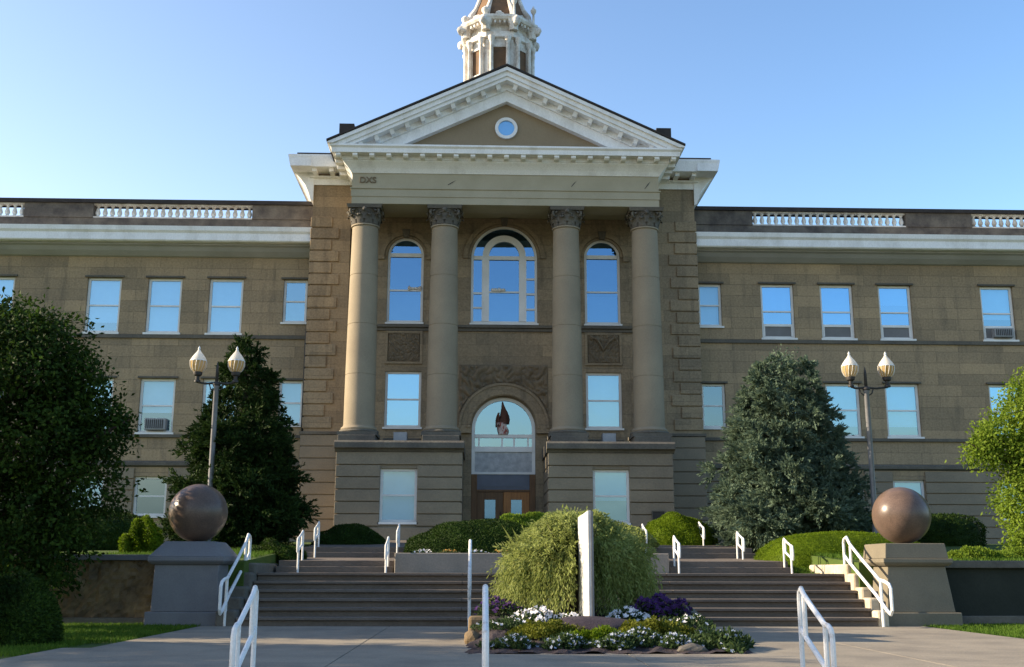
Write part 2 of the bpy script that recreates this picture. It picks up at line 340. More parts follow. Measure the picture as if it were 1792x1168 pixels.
# ------------------------------------------------------------------ the hall
hall = thing('college_hall', 'long brown stone college hall with white pediment, four columns and a white cupola', 'building', (0, 0, 1.95))
def wallface(m, x0, x1, z0, z1, y, holes, depth):
    X = sorted({x0, x1, *[h[0] for h in holes], *[h[1] for h in holes]}); Z = sorted({z0, z1, *[h[2] for h in holes], *[h[3] for h in holes]})
    for a, b in zip(X[:-1], X[1:]):
        for c, d in zip(Z[:-1], Z[1:]):
            mx, mz = (a+b)/2, (c+d)/2
            if any(h[0] < mx < h[1] and h[2] < mz < h[3] for h in holes): continue
            m.quad((a, y, c), (b, y, c), (b, y, d), (a, y, d))
    for h in holes:
        a, b, c, d = h[:4]; arch = len(h) > 4 and h[4]
        top = d-(b-a)/2 if arch else d; Y = y+depth
        m.quad((a, y, c), (a, Y, c), (a, Y, top), (a, y, top)); m.quad((b, y, c), (b, y, top), (b, Y, top), (b, Y, c))
        m.quad((a, y, c), (b, y, c), (b, Y, c), (a, Y, c))
        if not arch: m.quad((a, y, d), (a, Y, d), (b, Y, d), (b, y, d))
        else:
            r = (b-a)/2; n = 24; cx = (a+b)/2
            for k in range(n):
                t0, t1 = math.pi*k/n, math.pi*(k+1)/n
                p = (cx-r*math.cos(t0), top+r*math.sin(t0)); q = (cx-r*math.cos(t1), top+r*math.sin(t1))
                m.quad((p[0], y, p[1]), (q[0], y, q[1]), (q[0], y, d), (p[0], y, d))
                m.quad((p[0], y, p[1]), (p[0], Y, p[1]), (q[0], Y, q[1]), (q[0], y, q[1]))
def archring(m, cx, zs, r0, r1, y0, y1, n=24, a0=0., a1=math.pi):
    P = []
    for k in range(n+1):
        t = a0+(a1-a0)*k/n; c, s_ = -math.cos(t), math.sin(t)
        P += [(cx+r0*c, y0, zs+r0*s_), (cx+r1*c, y0, zs+r1*s_), (cx+r1*c, y1, zs+r1*s_), (cx+r0*c, y1, zs+r0*s_)]
    m.add(P, [(4*k+i, 4*k+(i+1) % 4, 4*k+4+(i+1) % 4, 4*k+4+i) for k in range(n) for i in range(4)]+[(0, 1, 2, 3), (4*n+3, 4*n+2, 4*n+1, 4*n)])
def framebox(m, a, b, c, d, y0, y1, t):
    m.box(a, a+t, y0, y1, c, d); m.box(b-t, b, y0, y1, c, d); m.box(a+t, b-t, y0, y1, c, c+t*.9); m.box(a+t, b-t, y0, y1, d-t, d)
def window(a, b, c, d, y, blind=.5, ac=False, dark=False, lowgrey=False, glass='glass', mid=.5):
    """sash window in an opening a..b x c..d of a wall whose face is at y"""
    m = MB(); t = .085; fy = y+.10
    framebox(m, a+.003, b-.003, c+.003, d-.003, fy, fy+.10, t)
    zm = c+(d-c)*mid
    m.box(a+t, b-t, fy+.015, fy+.085, zm-.028, zm+.028)
    m.box(a-.05, b+.05, y-.07, fy-.004, c-.075, c-.004)        # sill
    if dark: m.box(a+t, b-t, fy-.012, fy+.08, c+.46, c+.55); m.box(a+t, a+t+.05, fy-.008, fy+.07, c+.09, c+.46); m.box(b-t-.05, b-t, fy-.008, fy+.07, c+.09, c+.46)
    f = m.build('window', M['frame'], hall)
    p = MB(); e = random.uniform(-.004, .004); e2 = random.uniform(-.004, .004)
    z0 = c+.05
    p.quad((a+t, fy+.05+e, z0), (b-t, fy+.05-e, z0), (b-t, fy+.05-e+e2, zm), (a+t, fy+.05+e+e2, zm))
    p.quad((a+t, fy+.04-e, zm), (b-t, fy+.04+e, zm), (b-t, fy+.04+e-e2, d-.05), (a+t, fy+.04-e-e2, d-.05))
    p.build('pane', M[random.choice(['glass', 'glass', 'glasspale', 'glassdeep']) if glass == 'glass' else glass], f)
    if blind > 0:
        q = MB(); zb = d-(d-c)*blind; q.box(a+.02, b-.02, fy+.16, fy+.17, zb, d); q.build('blind', M['blind'], f)
    if lowgrey:
        q = MB(); q.box(a+t, b-t, fy+.062, fy+.07, c+.06, zm-.03); q.build('screen', M['ac'], f)
    if dark:
        q = MB(); q.box(a+t+.05, b-t-.05, fy+.02, fy+.034, c+.08, c+.46); q.build('panel', M['blindgrey'], f)
    return f
CEN = [10.28, 12.53, 14.75, 18.65, 20.9]
def wing(s):
    H = []; W = []
    def add(cx, w, z0, z1, **k):
        a, b = sorted((s*(cx-w/2), s*(cx+w/2))); H.append((a, b, z0, z1)); W.append(((a, b, z0, z1), k))
    bl = lambda: random.choice([1, 1, .97, .8, .62, 1])
    add(7.73, .88, 10.0, 11.63, blind=.0 if s < 0 else 1, lowgrey=s < 0)
    for i, cx in enumerate(CEN):
        add(cx, 1.25, 9.57, 11.64, blind=bl() if s < 0 else [.5, .7, .35, .6, .4][i], dark=s > 0, glass='glassdeep' if s > 0 and i in (2, 1) else 'glass')
    add(7.73, .88, 6.2, 7.83, blind=1 if s < 0 else .55*0, lowgrey=False)
    for cx in CEN: add(cx, 1.27, 5.9, 7.87, blind=bl())
    for cx in CEN: add(cx, 1.16, 2.95, 4.33, blind=1 if s > 0 else 0, glass='glass')
    a, b = sorted((s*7.05, s*26.))
    m = MB(); wallface(m, a, b, 1.9, 12.62, 0, H, .3)
    e = s*26
    m.quad((e, 0, 1.9), (e, 14, 1.9), (e, 14, 12.6), (e, 0, 12.6)); m.quad((a, 14, 1.9), (b, 14, 1.9), (b, 14, 12.6), (a, 14, 12.6))
    wal = m.build('wall', M['stone'], hall)
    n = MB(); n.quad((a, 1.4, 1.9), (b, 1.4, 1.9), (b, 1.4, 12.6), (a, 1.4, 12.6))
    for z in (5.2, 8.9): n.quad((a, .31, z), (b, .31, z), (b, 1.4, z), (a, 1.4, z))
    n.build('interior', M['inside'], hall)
    for r, k in W: window(*r, 0., **k)
    for r, k in W:
        if r[3] > 5: MB().box(r[0]-.09, r[1]+.09, -.075, -.001, r[3]+.004, r[3]+.075).build('lintel_shadow_strip', M['darkstone'], hall, bevel=.01)  # dark strip puts the shadow line over each window into stone colour
    # string courses
    m = MB()
    for z0, z1, p in ((9.36, 9.49, .07), (5.72, 5.83, .08)): m.box(a, b, -p, .0, z0, z1)
    m.prism([(0.0, 4.66), (-.10, 4.72), (-.10, 4.82), (0.0, 4.88)], a, b)
    m.build('string_course', M['darkstone'], hall)
    # rusticated base courses split around the basement windows
    m = MB()
    for k in range(7):
        z1 = 4.62-k*.40; z0 = z1-.365
        if z1 < 2.1: break
        z0 = max(z0, 1.95); xx = [a]
        for h in sorted(H):
            if h[3] < 5 and z1 > h[2]-.05 and z0 < h[3]+.02: xx += [h[0]-.02, h[1]+.02]
        xx.append(b)
        for i in range(0, len(xx)-1, 2):
            if xx[i+1]-xx[i] > .05: m.box(xx[i], xx[i+1], -.06, -.001, z0, z1)
    m.build('base_course', M['rustic'], hall, bevel=.012)
    # cornice
    m = MB(); m.prism([(.0, 13.36), (-.98, 13.36), (-.95, 13.2), (-.88, 13.12), (-.88, 12.86), (-.84, 12.82), (-.0, 12.82)], a, b)
    m.build('cornice', M['white'], hall)
    m = MB(); m.prism([(.0, 12.815), (-.60, 12.815), (-.60, 12.76), (-.48, 12.72), (-.34, 12.6), (-.10, 12.46), (.0, 12.44)], a, b)
    m.build('frieze_moulding', M['greytrim'], hall)
    # parapet
    xs_ = [7.05, 9.45, 15.35, 17.9, 23.8, 26]
    m = MB(); A, B = a, b
    m.box(A, B, -.12, .5, 13.361, 13.92)
    for i in (0, 2, 4):
        p, q = sorted((s*xs_[i], s*xs_[i+1])); m.box(p, q, -.16, .42, 13.92, 14.48)
    m.build('parapet', M['parapet'], hall, bevel=.01)
    m = MB(); m.box(A, B, -.24, .5, 14.481, 14.62); m.build('coping', M['roof'], hall)
    m = MB(); m.box(A, B, .2, 14.2, 12.63, 13.3); m.build('roof', M['roof'], hall)
    for i in (1, 3):
        p, q = sorted((s*xs_[i], s*xs_[i+1]))
        mm = MB(); mm.box(p, q, -.12, .12, 13.921, 13.97); mm.box(p, q, -.10, .10, 14.42, 14.48)
        bal = mm.build('balustrade', M['cup'], hall)
        nb = 22; pr = [(.085, 13.97), (.085, 14.0), (.05, 14.02), (.09, 14.10), (.095, 14.15), (.05, 14.30), (.045, 14.36), (.08, 14.40), (.08, 14.42)]
        b0 = MB().lathe(p+.13, 0, pr, 10).build('baluster', M['cup'], bal, smooth=True)
        for k in range(1, nb):
            x = .13+(q-p-.26)*k/(nb-1)-.13
            if abs(p+x) > 20.6: continue
            copypart(b0, bal, x)
wing(-1); wing(1)
m = MB(); m.box(-7.045, 7.045, 1.5, 14, 1.9, 15.0); m.build('inner_block', M['stone'], hall)

# pavilion wall: piers at y=-1, recessed centre at y=-.6
PF, CF = -1.0, -.6
for s in (-1, 1):
    a, b = sorted((s*5.65, s*7.05))
    m = MB(); m.box(a, b, PF, 1.49, 5.84, 15.0)
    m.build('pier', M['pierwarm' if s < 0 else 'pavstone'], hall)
    for k in range(18):
        m = MB(); z0 = 5.95+.435*k; l = 1.0 if k % 2 == 0 else .74
        l += random.uniform(-.05, .05)
        p, q = sorted((s*(7.05-l), s*7.10)); m.box(p, q, PF-.055, PF+.8, z0+.012, z0+.40)
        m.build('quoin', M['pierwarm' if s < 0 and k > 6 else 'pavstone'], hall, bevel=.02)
    m = MB()
    for k in range(9):
        z1 = 5.72-.42*k
        m.box(*sorted((s*5.66, s*7.13)), PF-.10, 1.4, max(z1-.385, 1.9), z1)
    m.box(*sorted((s*5.70, s*7.09)), PF-.05, 1.4, 1.9, 5.6)
    m.build('pier_base', M['rustic'], hall, bevel=.015)
    m = MB(); m.box(*sorted((s*5.62, s*7.18)), PF-.14, .3, 5.73, 5.835); m.build('string_course', M['darkstone'], hall, bevel=.015)
AW = [(-4.29, -2.97, 9.9, 13.13, True), (2.97, 4.29, 9.9, 13.13, True), (-1.22, 1.22, 9.9, 13.62, True)]
MW = [(-4.27, -2.97, 6.07, 8.1), (2.97, 4.27, 6.07, 8.1)]
DH = (-1.14, 1.14, 2.0, 7.18, True)
m = MB(); wallface(m, -5.65, 5.65, 2.0, 13.9, CF, AW+MW+[DH], .3); m.build('wall', M['pavstone'], hall)
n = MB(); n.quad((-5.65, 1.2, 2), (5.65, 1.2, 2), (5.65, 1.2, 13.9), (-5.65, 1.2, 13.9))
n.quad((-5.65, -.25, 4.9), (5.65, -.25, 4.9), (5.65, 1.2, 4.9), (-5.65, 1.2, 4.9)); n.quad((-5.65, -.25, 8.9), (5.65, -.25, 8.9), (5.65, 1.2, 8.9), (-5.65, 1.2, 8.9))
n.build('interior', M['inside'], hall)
for h in MW: window(*h, CF, blind=1, mid=.5)
m = MB(); m.box(-5.64, 5.64, CF-.14, CF-.002, 9.70, 9.80); m.box(-5.64, 5.64, CF-.07, CF-.003, 9.58, 9.695)
m.build('sill_course', M['darkstone'], hall, bevel=.01)
def arched_window(a, b, c, d, y, tri):
    cx = (a+b)/2; r = (b-a)/2; zs = d-r; t = .09; fy = y+.09; m = MB()
    m.box(a+.003, a+t, fy, fy+.1, c+.003, zs); m.box(b-t, b-.003, fy, fy+.1, c+.003, zs); m.box(a+t, b-t, fy, fy+.1, c+.003, c+.09)
    archring(m, cx, zs, r-t, r-.003, fy, fy+.1); m.box(a+t, b-t, fy-.02, fy+.09, zs-.07, zs+.07)
    m.box(a-.04, b+.04, y-.08, fy-.004, c-.07, c-.004)
    if tri:
        for sx in (-1, 1): m.box(*sorted((cx+sx*.55, cx+sx*.82)), fy-.035, fy+.085, c+.09, zs-.07)
        archring(m, cx, zs+.07, .56, .80, fy-.03, fy+.08)
        m.box(cx-.55, cx+.55, fy+.01, fy+.08, c+1.17, c+1.23)
        for sx in (-1, 1):
            for z in ([.55, 1.13, 1.7] if sx > 0 else [.6, 1.15]): m.box(*sorted((cx+sx*.82, cx+sx*(r-t))), fy+.01, fy+.08, c+z-.035, c+z+.035)
    else: m.box(a+t, b-t, fy+.015, fy+.085, c+1.2, c+1.26)
    f = m.build('arched_window', M['frame'], hall)
    p = MB(); P = [(a+.05, fy+.05, c+.05), (b-.05, fy+.052, c+.05)]+[(cx+(r-.05)*math.cos(math.pi*k/20), fy+.05, zs+(r-.05)*math.sin(math.pi*k/20)) for k in range(21)]
    p.add(P, [tuple(range(len(P)))]); p.build('pane', M['glassblue'], f)
    q = MB(); q.box(a+.1, b-.1, fy+.2, fy+.21, c, c+1.1); q.build('blind', M['blind'], f)
    mm = MB(); archring(mm, cx, zs-.05, r+.12, r+.30, y-.08, y-.002); archring(mm, cx, zs-.05, r+.02, r+.10, y-.04, y-.003)
    if not tri:
        for sx in (-1, 1): mm.box(*sorted((cx+sx*(r+.12), cx+sx*(r+.34))), y-.09, y-.002, zs-.2, zs-.055)
    mm.build('arch_moulding', M['pavstone'], hall)
    k = MB(); k.frus((cx-.10, cx+.10, y-.14, y-.002, d-.02), (cx-.15, cx+.15, y-.16, y-.002, d+.28)); k.build('keystone', M['darkstone'], hall, bevel=.02)
    return f
for h in AW: arched_window(*h[:4], CF, h[1]-h[0] > 2)
# carved panels
def relief(a, b, c, d, y, amp, freq, seed, cut=None, name='carved_panel', nx=70):
    nz = max(8, int(nx*(d-c)/(b-a))); rr = np.random.default_rng(seed); ph = rr.uniform(0, 6, 12); fr = rr.uniform(.6, 1.5, 12)*freq
    m = MB(); V = []; keep = {}
    for j in range(nz+1):
        for i in range(nx+1):
            x = a+(b-a)*i/nx; z = c+(d-c)*j/nz
            u = x+.12*math.sin(z*5+ph[0]); v = z+.12*math.sin(x*6+ph[1])
            h = math.sin(u*fr[0]+ph[2])*math.sin(v*fr[1]+ph[3])+.7*math.sin(u*fr[2]*1.7+v*fr[3]+ph[4])*math.sin(v*fr[4]*1.6-u*fr[5]+ph[5])
            h = abs(h)**.6; ed = min(1, 8*min(x-a, b-x, z-c, d-z)/(.25*min(b-a, d-c)+.01))
            V.append((x, y-.012-amp*h*ed, z))
    F = []
    for j in range(nz):
        for i in range(nx):
            q = [j*(nx+1)+i, j*(nx+1)+i+1, (j+1)*(nx+1)+i+1, (j+1)*(nx+1)+i]
            if cut and any(math.hypot(V[k][0]-cut[0], V[k][2]-cut[1]) < cut[2] for k in q): continue
            if cut and V[q[0]][2] < cut[1] and abs(V[q[0]][0]-cut[0]) < cut[2]: continue
            F.append(q)
    m.add(V, F); return m.build(name, M['carved'], hall, smooth=True)
relief(-1.60, 1.60, 6.1, 8.35, CF, .11, 7, 3, (0, 6.04, 1.66), 'carved_spandrel', 110)
relief(-4.2, -3.05, 8.45, 9.5, CF, .05, 12, 5); relief(3.05, 4.2, 8.45, 9.5, CF, .05, 12, 8)
m = MB()
for s in (-1, 1):
    framebox(m, *sorted((s*2.95, s*4.3)), 8.36, 9.57, CF-.06, CF-.004, .09)
m.build('panel_surround', M['pavstone'], hall)
m = MB()   # swag relief on the right panel
m.tube([(3.2, CF-.07, 9.42), (3.4, CF-.09, 9.3), (3.62, CF-.1, 8.9), (3.8, CF-.09, 9.2), (4.05, CF-.07, 9.42)], .05, 6)
for s_ in (-1, 1): m.blob((3.62+s_*.42, CF-.07, 9.38), (.09, .06, .09), 2, .1)
m.build('carved_swag', M['carved'], hall, smooth=True)
# entrance
m = MB(); archring(m, 0, 6.04, 1.17, 1.64, CF-.16, CF-.002, 32); archring(m, 0, 6.04, 1.2, 1.30, CF-.20, CF-.161, 32); archring(m, 0, 6.04, 1.54, 1.62, CF-.20, CF-.161, 32)
for s in (-1, 1): m.box(*sorted((s*1.17, s*1.64)), CF-.16, CF-.002, 5.86, 6.04)
m.build('arch_moulding', M['pavstone'], hall)
m = MB(); fy = CF+.12
for s in (-1, 1): m.box(*sorted((s*1.02, s*1.135)), fy, fy+.12, 4.5, 6.04)
archring(m, 0, 6.04, 1.02, 1.135, fy, fy+.12, 32); m.box(-1.02, 1.02, fy-.02, fy+.1, 5.72, 5.84); m.box(-1.02, 1.02, fy-.02, fy+.1, 5.22, 5.40); m.box(-1.135, 1.135, fy, fy+.12, 4.42, 4.5)
for x in (-.88, -.05, .38, .88): m.box(x-.03, x+.03, fy+.01, fy+.09, 5.40, 5.72)
ew = m.build('arched_window', M['frame'], hall)
p = MB(); P = [(-1.03, fy+.06, 5.36), (1.03, fy+.06, 5.36)]+[(1.06*math.cos(math.pi*k/24), fy+.06, 6.04+1.06*math.sin(math.pi*k/24)) for k in range(25)]
p.add(P, [tuple(range(len(P)))]); p.build('pane', M['glass'], ew)
q = MB(); q.box(-1.02, 1.02, fy+.03, fy+.09, 4.5, 5.22); q.build('panel', M['plaster'], ew)
m = MB(); m.box(-1.02, 1.02, fy+.04, fy+.1, 3.86, 4.42); m.box(-.8, .8, fy+.02, fy+.04, 3.98, 4.36)
m.build('transom', M['bluepanel'], hall)
m = MB()
for s in (-1, 1): m.box(*sorted((s*.93, s*1.135)), fy-.03, fy+.14, 2.0, 4.42)
m.box(-.93, .93, fy-.03, fy+.12, 3.80, 3.88); m.build('door_frame', M['woodd'], hall, bevel=.01)
for s, mt in ((-1, 'woodd'), (1, 'wood')):
    a, b = sorted((s*.008, s*.925)); d = MB()
    framebox(d, a, b, 2.04, 3.795, fy, fy+.06, .27); d.box(a+.27, b-.27, fy, fy+.06, 2.28, 2.72)
    d.box(a+.3, b-.3, fy-.015, fy-.001, 2.34, 2.62)
    do = d.build('door', M[mt], hall, bevel=.006); do['label'] = 'dark oak door leaf' if s < 0 else 'orange varnished oak door leaf'
    pp = MB(); pp.box(a+.27, b-.27, fy+.02, fy+.03, 2.72, 3.53); pp.build('pane', M['glassblue'], do)
    hh = MB(); hh.tube([(s*.10, fy-.05, 2.75), (s*.10, fy-.06, 3.1)], .018, 6); hh.build('handle', M['metal'], do)
# podium blocks
for s in (-1, 1):
    x0, x1 = 1.42, 5.58; wa, wb, wz0, wz1 = 2.90, 4.12, 2.62, 4.37
    m = MB(); a, b = sorted((s*x0, s*x1)); ha, hb = sorted((s*wa, s*wb))
    wallface(m, a+.05, b-.05, 1.95, 4.9, -3.15, [(ha, hb, wz0, wz1)], .3)
    for x in (a+.05, b-.05): m.quad((x, -3.15, 1.95), (x, CF, 1.95), (x, CF, 4.9), (x, -3.15, 4.9))
    m.quad((a+.05, -2.6, 2.0), (b-.05, -2.6, 2.0), (b-.05, -2.6, 4.9), (a+.05, -2.6, 4.9))
    m.box(a, b, -3.25, CF-.01, 1.96, 2.55) if False else None
    for k in range(5):
        z1 = 4.46-.40*k; z0 = z1-.365
        for p, q in (((a, ha-.001), (hb+.001, b)) if z0 < wz1 else ((a, b),)):
            m.box(p, q, -3.22, -3.15+.001, z0, z1)
        for xa, xb in ((a-.0, a+.05), (b-.05, b+.0)): m.box(xa, xb, -3.149, CF-.02, z0, z1)
    m.box(a, b, -3.22, CF-.02, 4.495, 4.90) if False else m.box(a, b, -3.22, -3.149, 4.495, 4.90)
    for xa, xb in ((a, a+.05), (b-.05, b)): m.box(xa, xb, -3.148, CF-.02, 4.495, 4.90)
    m.box(a, b, -3.26, -3.149, 1.95, 2.44)
    m.build('podium', M['rustic'], hall, bevel=.012)
    c = MB(); c.prism([(CF-.02, 4.901), (-3.24, 4.901), (-3.30, 4.98), (-3.42, 5.02), (-3.42, 5.20), (-3.36, 5.27), (CF-.02, 5.27)], a-.06, b+.06)
    c.build('podium_cap', M['darkstone'], hall, bevel=.01)
    window(ha, hb, wz0, wz1, -3.15, blind=1 if s < 0 else .58)
    c = MB()
    for cx in (2.15, 4.95): c.box(*sorted((s*(cx-.62), s*(cx+.62))), -3.10, -1.75, 5.271, 5.48)
    c.box(*sorted((s*2.9, s*4.2)), -1.6, CF-.02, 5.271, 5.55)
    c.build('plinth', M['darkstone'], hall, bevel=.015)
    c = MB(); c.box(*sorted((s*3.3, s*3.75)), -2.75, -2.35, 5.271, 5.62); c.build('vent_box', M['ac'], hall, bevel=.01)
# columns
def column(cx):
    cy = -2.4; pr = []
    for k in range(13):
        t = k/12; r = .53-.075*t**1.6; z = 5.84+(12.86-5.84)*t; pr += [(r, z-.012), (r-.012, z-.008), (r-.012, z+.008), (r, z+.012)] if k in (3, 6, 9) else [(r, z)]
    o = MB().lathe(cx, cy, [(.60, 5.70), (.62, 5.74), (.60, 5.79), (.56, 5.80), (.55, 5.84)]+pr+[(.50, 12.88), (.50, 12.93), (.45, 12.95)], 40).build('column', M['colstone'], hall, smooth='auto')
    b = MB(); b.box(cx-.66, cx+.66, cy-.66, cy+.66, 5.481, 5.60); b.lathe(cx, cy, [(.66, 5.60), (.68, 5.64), (.66, 5.69), (.60, 5.70)], 32)
    b.build('base', M['darkstone'], o, smooth='auto')
    c = MB(); c.lathe(cx, cy, [(.46, 12.95), (.47, 13.1), (.50, 13.3), (.56, 13.44), (.58, 13.46)], 24)
    rr = random.Random(int(cx*10))
    for ring, (z, h, r, n) in enumerate(((12.95, .30, .47, 10), (13.08, .36, .49, 10))):
        for k in range(n):   # acanthus leaves curling outward
            t = 2*math.pi*(k+.5*ring)/n; ca, sa = math.cos(t), math.sin(t); w_ = .12
            L = []
            for (dz, dr) in ((0, 0), (.5*h, .02), (.85*h, .06), (h, .12), (.9*h, .17), (.78*h, .165)):
                dr += rr.uniform(-.008, .008); L.append((r+dr, z+dz))
            V = []
            for i, (q, zz) in enumerate(L):
                ww = w_*(1, 1.05, .95, .75, .5, .25)[i]
                V += [(cx+q*ca-ww*sa, cy+q*sa+ww*ca, zz), (cx+(q+.035)*ca, cy+(q+.035)*sa, zz), (cx+q*ca+ww*sa, cy+q*sa-ww*ca, zz)]
            c.add(V, [f for i in range(5) for f in ((3*i, 3*i+1, 3*i+4, 3*i+3), (3*i+1, 3*i+2, 3*i+5, 3*i+4))])
    for sx in (-1, 1):      # corner volutes
        for sy in (-1, 1):
            d = Vector((sx, sy, 0)).normalized(); pts = []
            for k in range(15):
                a = k/14*2.2*math.pi; q = .115*(1-k/18)
                ctr = .60; pts.append((cx+d.x*(ctr+q*math.sin(a)), cy+d.y*(ctr+q*math.sin(a)), 13.36+q*math.cos(a)))
            c.tube(pts, [.055-.002*k for k in range(15)], 6)
            c.tube([(cx+d.x*.46, cy+d.y*.46, 13.1), (cx+d.x*.54, cy+d.y*.54, 13.32), (cx+d.x*.62, cy+d.y*.62, 13.47)], [.04, .05, .05], 6)
    for t in range(4):
        a = math.pi/2*t; c.blob((cx+.56*math.cos(a), cy+.56*math.sin(a), 13.42), (.09, .09, .09), 2, .15, t)
        for q in (-1, 1):
            a2 = a+q*.3; c.tube([(cx+.5*math.cos(a2), cy+.5*math.sin(a2), 13.12), (cx+.55*math.cos(a2), cy+.55*math.sin(a2), 13.34), (cx+.55*math.cos(a), cy+.55*math.sin(a), 13.38)], .03, 6)
    c.frus((cx-.58, cx+.58, cy-.58, cy+.58, 13.47), (cx-.62, cx+.62, cy-.62, cy+.62, 13.595))
    c.build('capital', M['darkstone'], o, smooth='auto')
for cx in (-4.95, -2.15, 2.15, 4.95): column(cx)
# portico entablature
def ring_prism(m, prof, hx, yb):   # profile (out,z), runs left return, front, right return; out measured from (|x|=hx, y=-3.0)
    pts = []
    for (sx, front) in ((-1, 0), (-1, 1), (1, 1), (1, 0)):
        row = []
        for o, z in prof:
            row.append((sx*(hx+o), (-3.0-o) if front else yb, z))
        pts.append(row)
    n = len(prof); V = [p for r in pts for p in r]
    m.add(V, [(k*n+i, k*n+(i+1) % n, (k+1)*n+(i+1) % n, (k+1)*n+i) for k in range(3) for i in range(n)])
m = MB(); ring_prism(m, [(-.9, 13.6), (0, 13.6), (0, 13.86), (.025, 13.862), (.025, 14.12), (.06, 14.14), (.06, 14.18), (-.9, 14.18)], 5.4, -1.02)
m.box(-4.5, 4.5, -2.1, CF-.02, 13.9, 14.18)
m.build('architrave', M['trim'], hall)
m = MB(); ring_prism(m, [(-.9, 14.182), (.0, 14.182), (.0, 14.72), (-.9, 14.72)], 5.4, -1.02); m.build('frieze', M['trim'], hall)
m = MB(); ring_prism(m, [(-.9, 14.722), (.03, 14.722), (.05, 14.76), (.12, 14.86), (.20, 14.95), (.30, 15.05), (.32, 15.10), (-.9, 15.10)], 5.4, -1.02)
ring_prism(m, [(-.9, 15.102), (.34, 15.102), (.34, 15.24), (-.9, 15.24)], 5.4, -1.02)
ring_prism(m, [(-.9, 15.242), (.66, 15.242), (.68, 15.40), (.74, 15.46), (.74, 15.52), (-.9, 15.52)], 5.4, -1.02)
m.build('cornice', M['white'], hall)
n = 21
for k in range(n):
    x = -5.85+11.7*k/(n-1)
    MB().prism([(-3.34, 15.238), (-3.62, 15.238), (-3.62, 15.16), (-3.55, 15.10), (-3.34, 15.10)], x-.085, x+.085).build('modillion', M['white'], hall, bevel=.012)
for s in (-1, 1):
    for k in range(3):
        y = -2.9+.6*k; MB().box(*sorted((s*5.745, s*6.02)), y-.085, y+.085, 15.10, 15.238).build('modillion', M['white'], hall, bevel=.012)
# pediment
SL = (18.5-15.62)/6.15; TH = math.atan(SL)
def rake(m, s, y0, y1, d0, d1):    # strip of the rake between perpendicular offsets d0<d1 below the top line
    ca = 1/math.cos(TH); apex = 18.5; xe = 6.22
    P = []
    for d in (d0, d1):
        zt = apex-d*ca; P.append((0, zt)); 
    e0 = max(apex-d0*ca-SL*xe, 15.525); e1 = apex-d1*ca-SL*xe
    A = (s*xe, apex-d0*ca-SL*xe) if apex-d0*ca-SL*xe > 15.525 else (s*(apex-d0*ca-15.525)/SL, 15.525)
    B = (s*xe, e1) if e1 > 15.525 else (s*(apex-d1*ca-15.525)/SL, 15.525)
    prof = [P[0], P[1], B]+([(s*xe, 15.525)] if e1 < 15.525 < apex-d0*ca-SL*xe else [])+[A]
    m.prism(prof, y0, y1, 'y')
m = MB()
for s in (-1, 1):
    rake(m, s, -3.80, -2.9, .02, .14); rake(m, s, -3.72, -2.9, .141, .30); rake(m, s, -3.66, -2.9, .301, .42)
    rake(m, s, -3.22, -2.9, .62, .98)
    rake(m, s, -3.30, -2.9, .421, .619)
m.build('raking_cornice', M['white'], hall)
for s in (-1, 1):
    for k in range(10):
        x = .30+.53*k; 
        zc = 18.5-SL*x-.50/math.cos(TH)
        c_, s_ = math.cos(TH), -math.sin(TH)*s
        V = []
        for y in (-3.60, -3.29):
            for u, v in ((-.075, -.085), (.075, -.085), (.075, .085), (-.075, .085)):
                V.append((s*x+u*c_-v*s_, y if not (y < -3.5 and v < 0) else y+.08, zc+u*s_+v*c_))
        MB().add(V, [(0, 1, 2, 3), (4, 7, 6, 5), (0, 4, 5, 1), (1, 5, 6, 2), (2, 6, 7, 3), (3, 7, 4, 0)]).build('modillion', M['white'], hall, bevel=.01)
m = MB(); m.add([(-5.2, -2.95, 15.53), (5.2, -2.95, 15.53), (0, -2.95, 17.9)], [(0, 1, 2)]); m.build('tympanum', M['tymp'], hall)
m = MB(); archring(m, 0, 16.48, .29, .40, -3.04, -2.952, 40, 0, 2*math.pi); rw = m.build('round_window', M['frame'], hall, smooth='auto')
p = MB(); p.add([(.3*math.cos(k*math.pi/16), -2.985, 16.48+.3*math.sin(k*math.pi/16)) for k in range(32)], [tuple(range(32))]); p.build('pane', M['glass'], rw)
p = MB(); p.add([(.3*math.cos(k*math.pi/16), -2.965, 16.48+.3*math.sin(k*math.pi/16)) for k in range(32)], [tuple(range(32))]); p.build('blind', M['blind'], rw)
m = MB()
for s in (-1, 1):
    m.add([(0, -3.84, 18.505), (0, 6, 18.505), (s*6.24, 6, 18.505-SL*6.24), (s*6.24, -3.84, 18.505-SL*6.24), (0, -3.84, 18.57), (0, 6, 18.57), (s*6.24, 6, 18.57-SL*6.24), (s*6.24, -3.84, 18.57-SL*6.24)],
          [(0, 1, 2, 3), (4, 5, 6, 7), (0, 3, 7, 4), (3, 2, 6, 7), (2, 1, 5, 6)])
    m.box(*sorted((s*5.45, s*5.98)), -2.6, -1.8, 15.9, 16.75)
m.box(-7.6, 7.6, -1.7, 13, 15.87, 15.98); m.box(-6.2, 6.2, -.5, 5.9, 15.99, 16.2)
m.build('roof', M['roof'], hall)
m = MB(); m.add([(-6, 5.9, 15.9), (6, 5.9, 15.9), (0, 5.9, 18.5)], [(0, 1, 2)]); m.build('gable', M['tymp'], hall)
